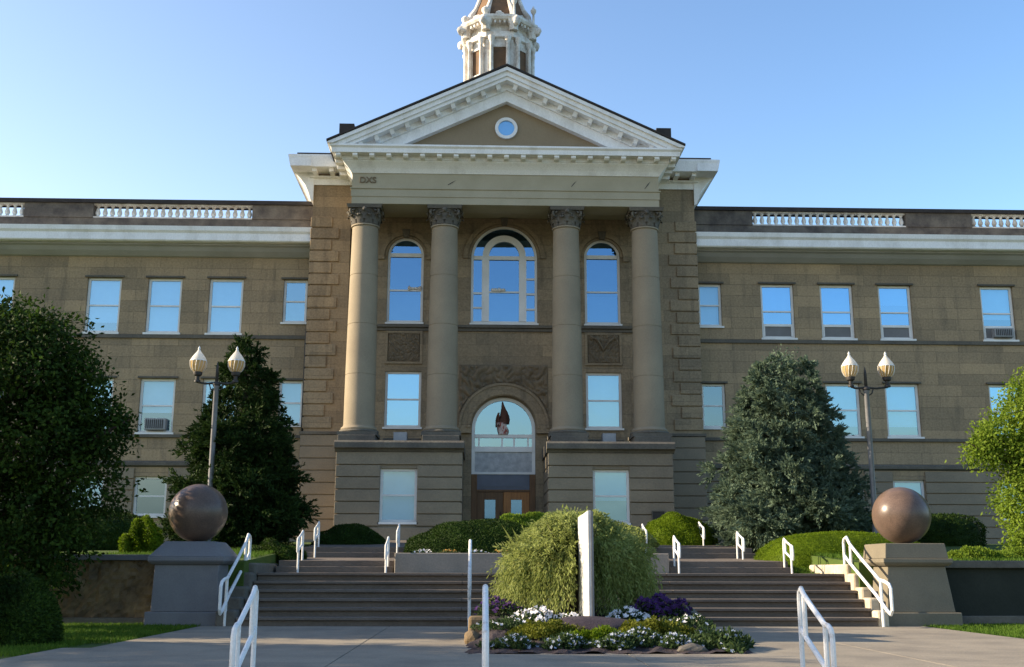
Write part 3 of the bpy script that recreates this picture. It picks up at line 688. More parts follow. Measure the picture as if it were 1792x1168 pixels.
# pavilion cornice either side of the portico
for s in (-1, 1):
    m = MB(); X = lambda o: s*(7.05+o)
    # front strip
    m2 = sorted((s*5.3, s*7.16)); m.box(*m2, PF-.06, PF-.001, 14.98, 15.30)
    m2 = sorted((s*5.3, s*7.80)); m.prism([(PF, 15.42), (PF-.78, 15.42), (PF-.82, 15.62), (PF-.86, 15.80), (PF-.86, 15.86), (PF, 15.86)], *m2)
    for k in range(2): x = s*(6.35+.62*k); m.box(x-.08, x+.08, PF-.62, PF-.06, 15.30, 15.418)
    m.prism([(PF-.06, 15.30), (PF-.16, 15.30), (PF-.16, 15.24), (PF-.06, 15.20)], *sorted((s*5.3, s*7.2)))
    # side run with its deep cove
    prof = [(X(.0), 14.36), (X(.10), 14.40), (X(.16), 14.62), (X(.30), 14.95), (X(.52), 15.24), (X(.64), 15.36), (X(.74), 15.419), (X(.0), 15.419)]
    m.prism(prof, PF-.10, 13, 'y')
    m.prism([(X(0), 15.421), (X(.76), 15.421), (X(.80), 15.62), (X(.84), 15.80), (X(.84), 15.86), (X(0), 15.86)], PF-.845, 13, 'y')
    m.build('cornice', M['white'], hall)
m = MB(); m.box(-7.04, 7.04, PF+.01, 13, 15.0, 15.86); m.build('wall', M['pavstone'], hall)
tx = bpy.data.curves.new('carved_letters', 'FONT'); tx.body = 'DXS'; tx.size = .31; tx.extrude = .012; tx.bevel_depth = .006
tmp = bpy.data.objects.new('carved_letters', tx); COL.objects.link(tmp); bpy.context.view_layer.update()
tme = bpy.data.meshes.new_from_object(tmp.evaluated_get(bpy.context.evaluated_depsgraph_get())); bpy.data.objects.remove(tmp)
to = bpy.data.objects.new('carved_letters', tme); COL.objects.link(to); tme.materials.clear(); tme.materials.append(M['carved']); to.parent = hall
to.rotation_euler = (R(90), 0, 0); to.location = Vector((-5.15, -3.015, 14.36))-hall.location
m = MB()
for x, z, dx, dz in ((-2.05, 14.30, .3, .2), (2.3, 14.30, .2, .24), (4.9, 14.25, .22, .3)):
    m.add([(x, -3.012, z), (x+dx*.55, -3.012, z+dz*.5), (x+dx, -3.012, z+dz), (x+dx*.5, -3.012, z+dz*.62), (x, -3.003, z+.03)], [(0, 1, 2, 3, 4)])
m.build('crack', M['metal'], hall)
m = MB(); m.tube([(-7.16, -.10, 12.44), (-7.20, -.12, 12.2), (-7.20, -.12, 10.0), (-7.24, -.1, 9.5), (-7.24, -.13, 9.2), (-7.24, -.13, 2.2)], .05, 8); m.build('downspout', M['metal'], hall, smooth=True)

# cupola (a part of the hall)
TX, TY = -.15, 4.0
cup = MB()
cup.lathe(TX, TY, [(1.50, 15.9), (1.50, 20.9), (1.58, 20.92), (1.58, 21.05), (1.40, 21.07), (1.40, 22.95), (1.52, 23.0), (1.52, 23.25), (1.36, 23.27), (1.36, 23.6), (1.72, 23.72), (1.78, 23.82), (1.78, 23.92), (1.2, 23.98)], 8, R(22.5))
cu = cup.build('cupola', M['cup'], hall, bevel=.015)
ap = math.cos(R(22.5))
def face_box(m, k, u0, u1, d0, d1, z0, z1):
    a = R(45*k); n = Vector((math.cos(a), math.sin(a), 0)); tt = Vector((-n.y, n.x, 0)); V = []
    for z in (z0, z1):
        for d, u in ((d0, u0), (d0, u1), (d1, u1), (d1, u0)): p = n*d+tt*u; V.append((TX+p.x, TY+p.y, z))
    m.add(V, [(3, 2, 1, 0), (4, 5, 6, 7), (0, 1, 5, 4), (1, 2, 6, 5), (2, 3, 7, 6), (3, 0, 4, 7)])
lv = MB(); pl = MB(); orn = MB()
for k in range(8):
    face_box(lv, k, -.28, .28, 1.40*ap-.05, 1.40*ap+.015, 21.45, 22.55)
    face_box(pl, k, -.36, -.28, 1.40*ap, 1.40*ap+.05, 21.3, 22.6); face_box(pl, k, .28, .36, 1.40*ap, 1.40*ap+.05, 21.3, 22.6)
    face_box(pl, k, -.36, .36, 1.40*ap, 1.40*ap+.06, 22.56, 22.66); face_box(pl, k, -.4, .4, 1.40*ap, 1.40*ap+.07, 21.36, 21.44)
    a = R(22.5+45*k)
    for da in (-.16, .16):     # paired columns at each corner
        x, y = TX+1.48*math.cos(a+da), TY+1.48*math.sin(a+da)
        pl.lathe(x, y, [(.12, 21.07), (.12, 21.15), (.085, 21.18), (.075, 22.7), (.10, 22.78), (.14, 22.9), (.14, 23.0)], 10)
    x, y = TX+1.52*math.cos(a), TY+1.52*math.sin(a)
    pl.lathe(x, y, [(.19, 23.27), (.20, 23.5), (.30, 23.7), (.30, 23.72)], 8)
    # urn and scroll bracket on the cornice corner
    x, y = TX+1.58*math.cos(a), TY+1.58*math.sin(a)
    if k in (6, 7): orn.lathe(x, y, [(.10, 23.9), (.06, 24.0), (.045, 24.45), (.11, 24.55), (.13, 24.66), (.06, 24.75), (.02, 24.85)], 8)
    else: orn.lathe(x, y, [(.13, 23.9), (.07, 23.98), (.17, 24.12), (.17, 24.22), (.07, 24.32), (.02, 24.36)], 10)
    ca, sa = math.cos(a), math.sin(a)
    orn.tube([(TX+(1.42+.0)*ca, TY+1.42*sa, 23.95), (TX+1.35*ca, TY+1.35*sa, 24.35), (TX+1.1*ca, TY+1.1*sa, 24.75), (TX+.9*ca, TY+.9*sa, 25.3)], [.14, .12, .10, .10], 6)
    orn.blob((TX+1.78*ca, TY+1.78*sa, 23.62), (.17, .17, .2), 2, .2, k)
    orn.blob((TX+1.30*math.cos(R(45*k)), TY+1.30*math.sin(R(45*k)), 24.08), (.2, .2, .13), 2, .2, k+9)
    for q in range(5):
        face_box(pl, k, -.44+.2*q, -.36+.2*q, 1.5*ap, 1.66*ap, 23.58, 23.70)
lv.build('louvre', M['cupbrown'], cu); pl.build('columns', M['cup'], cu, smooth='auto'); orn.build('ornament', M['cup'], cu, smooth='auto')
m = MB(); m.lathe(TX, TY, [(1.32, 23.98), (1.26, 24.3), (1.10, 24.7), (.92, 25.2), (.78, 26.0), (.7, 27.2), (.5, 28.4), (.05, 30.)], 8, R(22.5)); m.build('cupola_roof', M['cupbrown'], cu)
m = MB()
for k in range(8):
    a = R(22.5+45*k); ca, sa = math.cos(a), math.sin(a)
    m.tube([(TX+r*ca, TY+r*sa, z) for r, z in ((1.33, 24.0), (1.27, 24.3), (1.11, 24.7), (.93, 25.2), (.79, 26.0), (.71, 27.2), (.51, 28.4), (.06, 30.))], .09, 6)
m.build('rib', M['cup'], cu, smooth=True)

# things in and on the facade
def ac_unit(x, y, z, label, w_=.75, h=.42):
    t = thing('air_conditioner', label, 'air conditioner', (x, y, z), 'window air conditioners')
    m = MB(); m.box(x-w_/2, x+w_/2, y-.22, y+.12, z, z+h); m.build('casing', M['ac'], t, bevel=.015)
    m = MB()
    for k in range(9): m.box(x-w_/2+.05+k*(w_-.1)/9, x-w_/2+.05+(k+.45)*(w_-.1)/9, y-.235, y-.221, z+.05, z+h-.05)
    m.build('grille', M['metal'], t)
ac_unit(-12.50, .10, 5.985, 'grey air conditioner in the second-floor window left of the left street lamp')
ac_unit(18.75, .08, 9.66, 'grey air conditioner in the top floor window nearest the right edge', .72, .34)
t = thing('plaque', 'small dark square plaque on the right podium beside the window', 'plaque', (5.05, -3.23, 2.75))
m = MB(); m.box(4.85, 5.23, -3.262, -3.223, 2.58, 2.98); m.build('plate', M['metal'], t, bevel=.008)
m = MB(); framebox(m, 4.82, 5.26, 2.55, 3.01, -3.275, -3.2225, .03); m.build('rim', M['darkstone'], t)
t = thing('flag', 'furled brown, white and red flag hanging in the arched window over the door', 'flag', (-.06, CF+.05, 5.86))
def furl(z0, z1, w0, w1, ph, dx=0.):
    m = MB(); n = 14; V = []
    for j in range(7):
        u = j/6; ww = w0+(w1-w0)*u; z = z0+(z1-z0)*u
        for k in range(n):
            a = 2*math.pi*k/n; r = ww*(1+.38*math.sin(5*a+ph+u*2.3)+.2*math.sin(2*a+u*5)); V.append((dx-.05+r*math.cos(a)+.03*math.sin(4*u+ph), CF+.06+.22*r*math.sin(a), z))
    m.add(V, [(j*n+k, j*n+(k+1) % n, (j+1)*n+(k+1) % n, (j+1)*n+k) for j in range(6) for k in range(n)]+[tuple(range(n)), tuple(range(6*n, 7*n))]); return m
furl(6.22, 7.02, .17, .02, .5, .04).build('upper_fold', M['flagcloth'], t, smooth=True)
furl(6.12, 6.62, .09, .03, 2.5, -.13).build('side_fold', M['flagcloth'], t, smooth=True)
furl(5.84, 6.26, .13, .17, 1.2).build('lower_fold', M['flagwhite'], t, smooth=True)
def sash_clutter(x, z, label, y):
    m = MB(); rr = random.Random(int(x*7)); 
    for k in range(4): m.blob((x+.13*(k-1.5), y, z+.045), (.08, .03, .05+.03*rr.random()), 2, .3, k)
    tag(m.build('ornament', M['cup'], smooth=True), label, 'ornament', 'small items on window rails')
sash_clutter(-.32+.1, 11.13, 'small pale items lying on the middle rail of the big arched window', CF+.075)
sash_clutter(-3.28, 11.16, 'small pinkish items on the sash of the left arched window', CF+.085)

# ------------------------------------------------------------------ pedestals, balls, retaining walls
def pedestal(cx, s, label, mt):
    t = thing('pedestal', label, 'pedestal', (cx, -16.0, 0), 'ball pedestals beside the steps')
    hb, ht = (.70, .60) if s > 0 else (.66, .64)
    m = MB(); m.box(cx-hb-.09, cx+hb+.09, -16.0-hb-.09, -16.0+hb+.09, -.1, .26); m.build('base', mt, t, bevel=.02)
    m = MB(); m.frus((cx-hb, cx+hb, -16-hb, -16+hb, .26), (cx-ht, cx+ht, -16-ht, -16+ht, 1.18)); m.build('shaft', mt, t, bevel=.015)
    m = MB(); m.frus((cx-ht-.05, cx+ht+.05, -16-ht-.05, -16+ht+.05, 1.18), (cx-ht-.12, cx+ht+.12, -16-ht-.12, -16+ht+.12, 1.24))
    m.box(cx-ht-.12, cx+ht+.12, -16-ht-.12, -16+ht+.12, 1.242, 1.33)
    a, b = (ht+.06, ht+.02) if s > 0 else (ht+.11, .50)
    m.frus((cx-a, cx+a, -16-a, -16+a, 1.332), (cx-b, cx+b, -16-b, -16+b, 1.64)); m.build('cap', mt, t, bevel=.015)
    o = MB(); pr = []
    for k in range(33):
        th = math.pi*(k/32); pr.append((max(.598*math.sin(th), .002), 2.235-.598*math.cos(th)))
    pr = [(r, max(z, 1.642)) for r, z in pr]
    o.lathe(cx, -16.0, pr[1:], 56); return o
o = pedestal(-6.72, -1, 'grey stone pedestal with sloping cap left of the steps', M['pedL'])
tag(o.build('stone_ball', M['ball'], smooth='auto'), 'polished brown stone ball half in shade on the left pedestal', 'stone ball', 'stone balls on the pedestals')
o = pedestal(8.12, 1, 'tan battered stone pedestal with block cap right of the steps', M['ped'])
tag(o.build('stone_ball', M['ball'], smooth='auto'), 'sunlit polished brown stone ball with a highlight on the right pedestal', 'stone ball', 'stone balls on the pedestals')

def rough_wall(m, x0, x1, z0, z1, y, yb, amp, nx, nz, seed):
    rr = np.random.default_rng(seed); A = rr.normal(0, amp, (nz+1, nx+1)); V = []
    for j in range(nz+1):
        for i in range(nx+1): V.append((x0+(x1-x0)*i/nx, y-A[j, i], z0+(z1-z0)*j/nz))
    m.add(V, [(j*(nx+1)+i, j*(nx+1)+i+1, (j+1)*(nx+1)+i+1, (j+1)*(nx+1)+i) for j in range(nz) for i in range(nx)])
    m.box(x0, x1, y+.06, yb, z0, z1)
t = thing('retaining_wall', 'rough brown rubble retaining wall with grey coping left of the steps', 'wall', (-16, -16, 0))
m = MB(); rough_wall(m, -28, -7.44, -.1, 1.26, -16.0, -15.6, .022, 260, 18, 4); m.build('rubble', M['rubble'], t)
m = MB()
for k in range(12): m.box(-28+k*1.7133, -28+(k+1)*1.7133-.012, -16.10, -15.55, 1.262, 1.38)
m.build('coping', M['pedL'], t, bevel=.015)
m = MB(); m.box(-28, -7.5, -16.14, -15.9, -.1, .12); m.build('footing', M['darkstone'], t, bevel=.02)
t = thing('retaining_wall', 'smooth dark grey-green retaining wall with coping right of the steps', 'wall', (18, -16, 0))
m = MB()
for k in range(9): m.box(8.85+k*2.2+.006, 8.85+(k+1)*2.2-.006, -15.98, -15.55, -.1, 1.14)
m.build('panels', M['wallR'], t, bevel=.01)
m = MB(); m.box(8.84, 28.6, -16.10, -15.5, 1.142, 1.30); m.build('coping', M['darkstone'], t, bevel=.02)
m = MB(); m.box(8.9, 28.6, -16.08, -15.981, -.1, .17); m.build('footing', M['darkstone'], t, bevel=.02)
# stepped cheek walls
def cheek(x0, x1, mt, label):
    t = MB(); rr = random.Random(3)
    for k in range(5):
        y0 = -17.0+.43*k
        for j in range(1): 
            e = rr.uniform(-.03, .03); t.box(x0+e*.5, x1, y0+e, y0+.43+e if k < 4 else -12.6, -.1, .30+.235*k+rr.uniform(-.03, .03))
    tag(t.build('cheek_wall', mt, bevel=.045), label, 'wall')
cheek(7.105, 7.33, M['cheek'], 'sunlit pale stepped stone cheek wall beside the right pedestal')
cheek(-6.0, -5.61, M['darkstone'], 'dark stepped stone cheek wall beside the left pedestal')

# ------------------------------------------------------------------ street lamps
class LB(MB):      # lantern parts drawn at full size, reduced about the lantern's foot
    def __init__(s, lx, ly): super().__init__(); s.c = (lx, ly)
    def build(s, *a, **k):
        s.v = [(s.c[0]+(x-s.c[0])*.86, s.c[1]+(y-s.c[1])*.86, 6.20+(z-6.20)*.82) for x, y, z in s.v]; return super().build(*a, **k)
def lamp(x, label, zb, cup_dx):
    y = -9.0; t = thing('street_lamp', label, 'street lamp', (x, y, zb), 'twin street lamps')
    m = MB(); m.lathe(x, y, [(.19, zb-.1), (.19, zb+.15), (.13, zb+.25), (.10, zb+.6), (.075, zb+.7), (.07, 6.05), (.09, 6.08), (.09, 6.14), (.06, 6.2)], 14); m.build('post', M['pole'], t, smooth='auto')
    m = MB(); m.tube([(x, y, 6.1), (x, y, 6.62), (x, y, 6.78)], [.05, .04, .005], 8)
    m.tube([(x+cup_dx[0], y, 6.2), (x-.3, y, 6.16), (x, y, 6.18), (x+.3, y, 6.16), (x+cup_dx[1], y, 6.2)], .03, 8)
    for s in (-1, 1): m.tube([(x+s*.05, y, 5.95), (x+s*.16, y, 6.02), (x+s*.2, y, 6.15)], .018, 6)
    m.blob((x, y, 6.14), (.11, .11, .09), 2, .05); m.build('arm', M['metal'], t, smooth=True)
    for dx in cup_dx:
        lx = x+dx
        g = LB(lx, y); g.lathe(lx, y, [(.10, 6.20), (.10, 6.26), (.06, 6.30), (.07, 6.40), (.13, 6.44), (.15, 6.52), (.15, 6.55)], 14); lo = g.build('lantern', M['metal'], t, smooth='auto')
        g = LB(lx, y); g.lathe(lx, y, [(.14, 6.55), (.20, 6.62), (.25, 6.74), (.262, 6.86), (.262, 6.94)], 28); g.build('globe', M['glow'], lo, smooth='auto')
        g = LB(lx, y); g.lathe(lx, y, [(.265, 6.942), (.25, 6.99), (.20, 7.08), (.13, 7.18), (.07, 7.26), (.05, 7.30)], 28); g.build('cap', M['glowwhite'], lo, smooth='auto')
        g = LB(lx, y)
        for k in range(14):
            a = 2*math.pi*k/14; pts = [(lx+r*math.cos(a+tw), y+r*math.sin(a+tw), z) for r, z, tw in ((.146, 6.56, 0), (.206, 6.62, .08), (.256, 6.74, .16), (.268, 6.86, .22), (.268, 6.94, .26))]
            g.tube(pts, .008, 4)
        g.lathe(lx, y, [(.27, 6.92), (.275, 6.935), (.27, 6.95)], 20)
        g.build('cage', M['rail'], lo)
        g = LB(lx, y); g.lathe(lx, y, [(.055, 7.30), (.03, 7.33), (.045, 7.37), (.005, 7.46)], 10); g.build('finial', M['rail'], lo, smooth='auto')
lamp(-8.22, 'grey twin globe street lamp in front of the left dark conifer', 1.7, (-.54, .52))
lamp(10.12, 'grey twin globe street lamp right of the blue-green conifer', 1.7, (-.43, .62))

# ------------------------------------------------------------------ handrails
def handrail(x, y0, z0, run, drop, label, h=.88, r=.028, low=.42, post=(0, .16, .8)):
    """white pipe stair rail; upper end at y0 (far), runs towards the viewer and down"""
    t = thing('handrail', label, 'handrail', (x, y0, z0), 'white pipe handrails')
    f = lambda u: (x, y0-u*run)
    zt = lambda u: z0+h-drop*u*1.0
    P = lambda u, z: (x, y0-u*run, z)
    m = MB(); top = [P(0, z0+h-.12), P(.02, z0+h-.04), P(.08, z0+h), P(.16, zt(.14))]
    top += [P(u, zt(u)) for u in (.4, .6, .78)]+[P(.88, zt(.80)), P(.97, zt(.83)-.02), P(1.0, zt(.86)-.07), P(1.0, zt(1)-low+.08), P(.97, zt(1)-low), P(.9, zt(.94)-low)]
    top += [P(u, zt(u)-low) for u in (.7, .4, .12)]+[P(0, zt(0)-low+.02)]
    m.tube(top, r, 8); m.build('rail', M['rail'], t, smooth='auto')
    for u, za, zb in ((0, z0-drop*0-.02, z0+h-.10), (post[1], zt(post[1])-low, zt(post[1])-.01), (post[2], z0-drop*post[2]-.18, zt(post[2]))):
        m = MB(); m.tube([P(u, za), P(u, zb)], r*.95, 8); m.build('post', M['rail'], t, smooth='auto')
handrail(2.50, -27.42, 0, 1.02, .42, 'white handrail in the right foreground, nearest on the right of the walkway', .89, .027)
handrail(-3.17, -27.42, 0, .98, .42, 'white handrail in the left foreground below the shaded steps', .89, .027)
handrail(-.80, -27.42, 0, 1.2, .46, 'white handrail seen end-on at the front left of the flower bed', .90, .031)
handrail(7.16, -15.05, 1.0, 2.6, 1.15, 'long white handrail on the pale cheek wall beside the right pedestal', .80, .034, .40)
handrail(-5.82, -15.0, 1.0, 2.5, 1.15, 'long white handrail running down beside the grey left pedestal', .82, .034, .42)
handrail(-1.04, -15.9, .68, 1.5, .68, 'white handrail seen end-on halfway down the steps, left of the weeping bush', 1.0, .033, .45)
for x, y, z, l in ((-5.02, -12.85, 1.30, 'white handrail at the outer edge of the shaded left upper path'), (-2.98, -13.1, 1.15, 'white handrail at the left end of the concrete planter'),
                   (-5.15, -9.4, 1.66, 'farther white handrail near the dark round shrub left of the upper path'), (-3.0, -9.4, 1.6, 'farther white handrail behind the left end of the planter'),
                   (3.78, -12.95, 1.20, 'white handrail at the right end of the concrete planter'), (6.40, -13.0, 1.15, 'white handrail beside the long bright clipped hedge, nearest of the right upper path'),
                   (3.55, -9.5, 1.62, 'white handrail tip just right of the weeping bush, behind the planter'), (5.95, -10.2, 1.40, 'middle white handrail at the right of the right upper path'),
                   (5.62, -6.9, 1.80, 'farthest white handrail in front of the right round shrub')):
    handrail(x, y, z, .75, .22, l, .68, .026, .28, (0, .2, .8))

# ------------------------------------------------------------------ planter, sign, flower bed
t = thing('planter', 'long low brown-grey concrete planter at the head of the steps', 'planter', (.4, -12.5, 1.0))
m = MB(); m.box(-2.80, 3.56, -13.5, -13.28, .95, 1.47); m.box(-2.80, 3.56, -10.2, -10.0, .95, 1.47); m.box(-2.80, -2.58, -13.279, -10.201, .95, 1.47); m.box(3.34, 3.56, -13.279, -10.201, .95, 1.47)
m.build('box', M['planter'], t, bevel=.02)
m = MB(); m.box(-2.57, 3.33, -13.27, -10.21, 1.0, 1.43); m.build('soil', M['soil'], t)
t = thing('sign_board', 'tall thin white sign board seen edge-on in the flower bed', 'sign', (.85, -21, .2))
m = MB(); A, B, tk = (.867, -21.6), (.80, -20.6), .05
m.add([(A[0], A[1], .2), (A[0]+tk, A[1], .2), (B[0]+tk, B[1], .2), (B[0], B[1], .2), (A[0], A[1], 2.01), (A[0]+tk, A[1], 2.01), (B[0]+tk, B[1], 1.95), (B[0], B[1], 1.95)],
                [(3, 2, 1, 0), (4, 5, 6, 7), (0, 1, 5, 4), (1, 2, 6, 5), (2, 3, 7, 6), (3, 0, 4, 7)]); m.build('board', M['signpaint'], t, bevel=.008)
m = MB(); m.box(A[0]+tk+.002, A[0]+tk+.034, -21.62, -21.55, .15, 2.0); m.build('edge_strip', M['pole'], t)
def bed_h(x, y):
    u = (x-1.1)/2.6; v = (y+20.4)/4.0; e = max(0, 1-u*u)*1.; f = lerp(.02, .42, (y+24.3)/4.2)
    edge = min(1, max(0, (1.95-abs(x-.9))/.4))
    return f*edge*max(0, min(1, (-18.15-y)/.35))
m = MB(); nx, ny = 60, 70; V = []
for j in range(ny+1):
    for i in range(nx+1):
        y = -24.3+6.15*j/ny; x = -1.05+3.9*i/nx
        V.append((x, y, -.02+bed_h(x, y)+.025*math.sin(x*11+y*5)*math.sin(y*9-x*4)*(1 if 0 < i < nx else 0)+random.uniform(0, .02)))
m.add(V, [(j*(nx+1)+i, j*(nx+1)+i+1, (j+1)*(nx+1)+i+1, (j+1)*(nx+1)+i) for j in range(ny) for i in range(nx)])
tag(m.build('soil_bed', M['soil']), kind='structure')
m = MB(); m.blob((.88, -21.95, .17), (.85, .55, .22), 3, .06, 2); tag(m.build('mulch_mound', M['mulch'], smooth=True), 'dark purple mulch mound at the foot of the white sign board', 'mulch')
def rock(c, r, seed, label, mt='rubble', amp=.12):
    tag(MB().blob(c, r, 3, amp, seed).build('rock', M[mt]), label, 'rock', 'rocks edging the flower bed')
t = MB(); t.box(-1.02, -.74, -21.6, -21.25, -.02, .37); tag(t.build('stone_block', M['rubble'], bevel=.05), 'squared tan stone block at the left corner of the flower bed', 'stone')
rock((-.95, -22.2, .08), (.12, .2, .12), 1, 'small sunlit rock in front of the squared tan stone block', 'rubble')
rock((2.62, -20.9, .22), (.24, .3, .2), 2, 'dark rounded rock at the right end behind the golden juniper', 'darkstone')
rock((2.72, -19.9, .25), (.25, .3, .22), 3, 'dark rock beside the bottom step at the right of the purple flowers', 'darkstone')
rock((2.45, -21.6, .25), (.22, .2, .12), 4, 'pinkish flat rock on the right of the flower bed', 'cheek')
rock((2.72, -22.4, .10), (.2, .25, .11), 5, 'flat grey rock beside the trailing grey plant', 'pedL')
rock((2.0, -24.05, .03), (.24, .14, .08), 6, 'flat dark rock at the front edge of the flower bed', 'darkstone')

def clump(cx, cy, rx, ry, h, nl, nf, lm, fm, name, label, cat, group, ll=.07, fl=.055, z0=None):
    zb = bed_h(cx, cy)-.03 if z0 is None else z0
    t = thing(name, label, cat, (cx, cy, zb), group)
    def pts(n, shell):
        a = rng.uniform(0, 2*np.pi, n); q = np.sqrt(rng.uniform(0, 1, n)); bumpy = 1+.22*np.sin(a*3+cx*5)+.12*np.sin(a*7+cy*3)
        x = cx+rx*q*np.cos(a)*bumpy; y = cy+ry*q*np.sin(a)*bumpy; hh = h*np.sqrt(np.maximum(1-q**2.2, .02))*(.8+.35*np.sin(x*9+cy)*np.sin(y*8))
        z = zb+hh*(rng.uniform(.1, 1, n) if not shell else rng.uniform(.9, 1.08, n))
        return np.stack([x, y, z], 1)
    P = pts(nl, False); D = unit(nl)+np.array([0, 0, .6]); leaf_mesh('foliage', P, D, unit(nl), rng.uniform(.6, 1.2, nl)*ll, rng.uniform(.35, .6, nl)*ll, [M[lm]], t)
    if nf:
        # blossoms: five petals each
        C = pts(nf, True); k = 5; a = np.tile(np.arange(k)*2*np.pi/k, nf)+np.repeat(rng.uniform(0, 6, nf), k)
        nrm = unit(nf)*.5+np.array([-.2, -.5, .8]); nrm /= np.linalg.norm(nrm, axis=1, keepdims=True)
        t1 = np.cross(nrm, [0.3, 1, .2]); t1 /= np.linalg.norm(t1, axis=1, keepdims=True); t2 = np.cross(nrm, t1)
        D = np.repeat(t1, k, 0)*np.cos(a)[:, None]+np.repeat(t2, k, 0)*np.sin(a)[:, None]+np.repeat(nrm, k, 0)*.25
        leaf_mesh('blossoms', np.repeat(C, k, 0), D, np.repeat(nrm, k, 0), np.full(nf*k, fl*.6)*rng.uniform(.8, 1.2, nf*k), np.full(nf*k, fl*.55), [M[fm]], t)
    return t
WG = 'white petunias'
clump(.03, -21.3, .36, .35, .22, 800, 85, 'flowerleaf', 'petalwhite', 'white_petunia', 'broad white petunia clump at the left foot of the weeping bush', 'flowers', WG, fl=.09)
clump(.52, -21.35, .17, .2, .18, 380, 32, 'flowerleaf', 'petalwhite', 'white_petunia', 'small white petunia clump just left of the white sign board', 'flowers', WG, fl=.085)
clump(1.5, -21.3, .34, .3, .21, 650, 60, 'flowerleaf', 'petalwhite', 'white_petunia', 'white petunia clump between the sign board and the purple flowers', 'flowers', WG, fl=.085)
clump(-.5, -20.6, .4, .45, .30, 700, 120, 'flowerleaf', 'petalpurple', 'purple_flower', 'dim purple flowers left of the weeping bush by the steps', 'flowers', 'purple flowers', fl=.06)
clump(2.12, -20.8, .50, .4, .34, 800, 380, 'flowerleaf', 'petalpurple', 'purple_flower', 'dense deep purple flowers right of the weeping bush', 'flowers', 'purple flowers', fl=.07)
JG = 'golden junipers'
clump(.12, -22.85, .52, .42, .24, 4200, 0, 'juniper', None, 'golden_juniper', 'golden-green juniper left of the mulch mound', 'shrub', JG, .06)
clump(.82, -23.05, .46, .35, .17, 3000, 0, 'hedge', None, 'golden_juniper', 'greener low juniper in front of the mulch mound', 'shrub', JG, .06)
clump(1.65, -22.8, .55, .5, .26, 4800, 0, 'juniper', None, 'golden_juniper', 'golden-green juniper right of the mulch mound', 'shrub', JG, .06)
BG = 'pale blue flowers along the front of the bed'
for i, (x, y, rx, ry, h, l) in enumerate(((-.42, -23.7, .34, .32, .15, 'pale blue flowers at the left front corner of the bed behind the handrail'), (.32, -23.75, .36, .3, .17, 'pale blue flowers under the left golden juniper'),
        (.95, -23.8, .34, .3, .19, 'dense pale blue flowers at the front middle of the bed'), (1.38, -23.55, .34, .3, .24, 'taller pale blue flowers climbing between the junipers'), (1.95, -23.75, .36, .3, .18, 'pale blue flowers under the right golden juniper'))):
    clump(x, y, rx, ry, h, 1500, 60, 'flowerleaf', 'petalblue', 'pale_blue_flower', l, 'flowers', BG, .065, .048)
clump(2.52, -23.3, .44, .75, .26, 2400, 36, 'flowerleaf', 'petalblue', 'trailing_plant', 'grey-green trailing plant spilling onto the walkway at the right of the bed', 'plant', None, .10, .06, z0=0.)
clump(-.4, -22.0, .45, .6, .16, 1100, 14, 'flowerleaf', 'petalwhite', 'bedding_plant', 'dark sparse bedding plant with a few white blooms behind the stone block', 'plant', 'sparse bedding plants', .07, .06)
clump(2.35, -21.9, .45, .5, .18, 1100, 16, 'flowerleaf', 'petalwhite', 'bedding_plant', 'dark sparse bedding plant with a few white blooms on the right rocks', 'plant', 'sparse bedding plants', .07, .06)
for i, x in enumerate(np.linspace(-2.2, 1.0, 6)):
    clump(float(x), -13.0, .28, .2, .16, 260, 22, 'flowerleaf', 'petalyellow' if i % 2 else 'petalwhite', 'planter_flower',
          ['white flowers at the left end of the planter', 'yellow and orange flowers second from the left end of the planter', 'white flowers in the left half of the planter beside yellow ones',
           'yellow and orange flowers in the planter left of the end-on handrail', 'white flowers in the planter behind the end-on handrail', 'yellow flowers in the planter beside the weeping bush'][i], 'flowers', 'flowers in the planter', .06, .055, z0=1.42)

# weeping bush
t = thing('weeping_bush', 'big dome of weeping olive-green strands behind the white sign board', 'bush', (.84, -19.9, .3))
ns, npn = 2700, 22; a = rng.uniform(0, 2*np.pi, ns); rr = np.sqrt(rng.uniform(0.0, 1, ns)); RX = 1.46
P = []; D = []
for i in range(ns):
    reach = RX*(.25+.75*rr[i])*rng.uniform(.88, 1.06); ztop = .3+1.73*(1-.45*rr[i]**2)*rng.uniform(.93, 1.06); zend = .35+1.25*(1-rr[i])**1.0*rng.uniform(.3, 1.) if rng.random() < .75 else 1.1*rng.uniform(.7, 1.4)
    wob = rng.normal(0, .06, 2); ca, sa = math.cos(a[i]), math.sin(a[i])
    u = np.linspace(.25, 1, npn)**.9
    rad = reach*(1-(1-u)**2.0); zz = .3+(ztop-.3)*(1-(1-np.minimum(u*2.2, 1))**2)-(ztop-zend)*np.clip((u-.42)/.58, 0, 1)**1.5
    x = .84+rad*ca+wob[0]*u*u; y = -19.9+rad*sa*.78+wob[1]*u*u
    p = np.stack([x, y, zz], 1); P.append(p); d = np.gradient(p, axis=0); D.append(d)
for i in range(380):     # feathery sprigs standing up from the top of the dome
    b = rng.uniform(0, 2*np.pi); q = math.sqrt(rng.random())*1.15; u = np.linspace(0, 1, 12)
    z0_ = .3+1.71*(1-.50*(q/RX)**2)-.16; lean = rng.normal(0, .10, 2); hh = rng.uniform(.10, .28)*(1.15-.75*q)
    p = np.stack([.84+q*math.cos(b)+(lean[0]+.12*math.cos(b))*u, -19.9+q*math.sin(b)*.78+(lean[1]+.12*math.sin(b))*u, z0_+hh*u], 1); P.append(p); D.append(np.gradient(p, axis=0))
P = np.concatenate(P); D = np.concatenate(D); D /= np.linalg.norm(D, axis=1, keepdims=True)+1e-9; n = len(P)
kp = ~((P[:, 1] < -20.3) & (np.abs(P[:, 0]-.83) < .10)); P, D = P[kp], D[kp]; n = len(P)
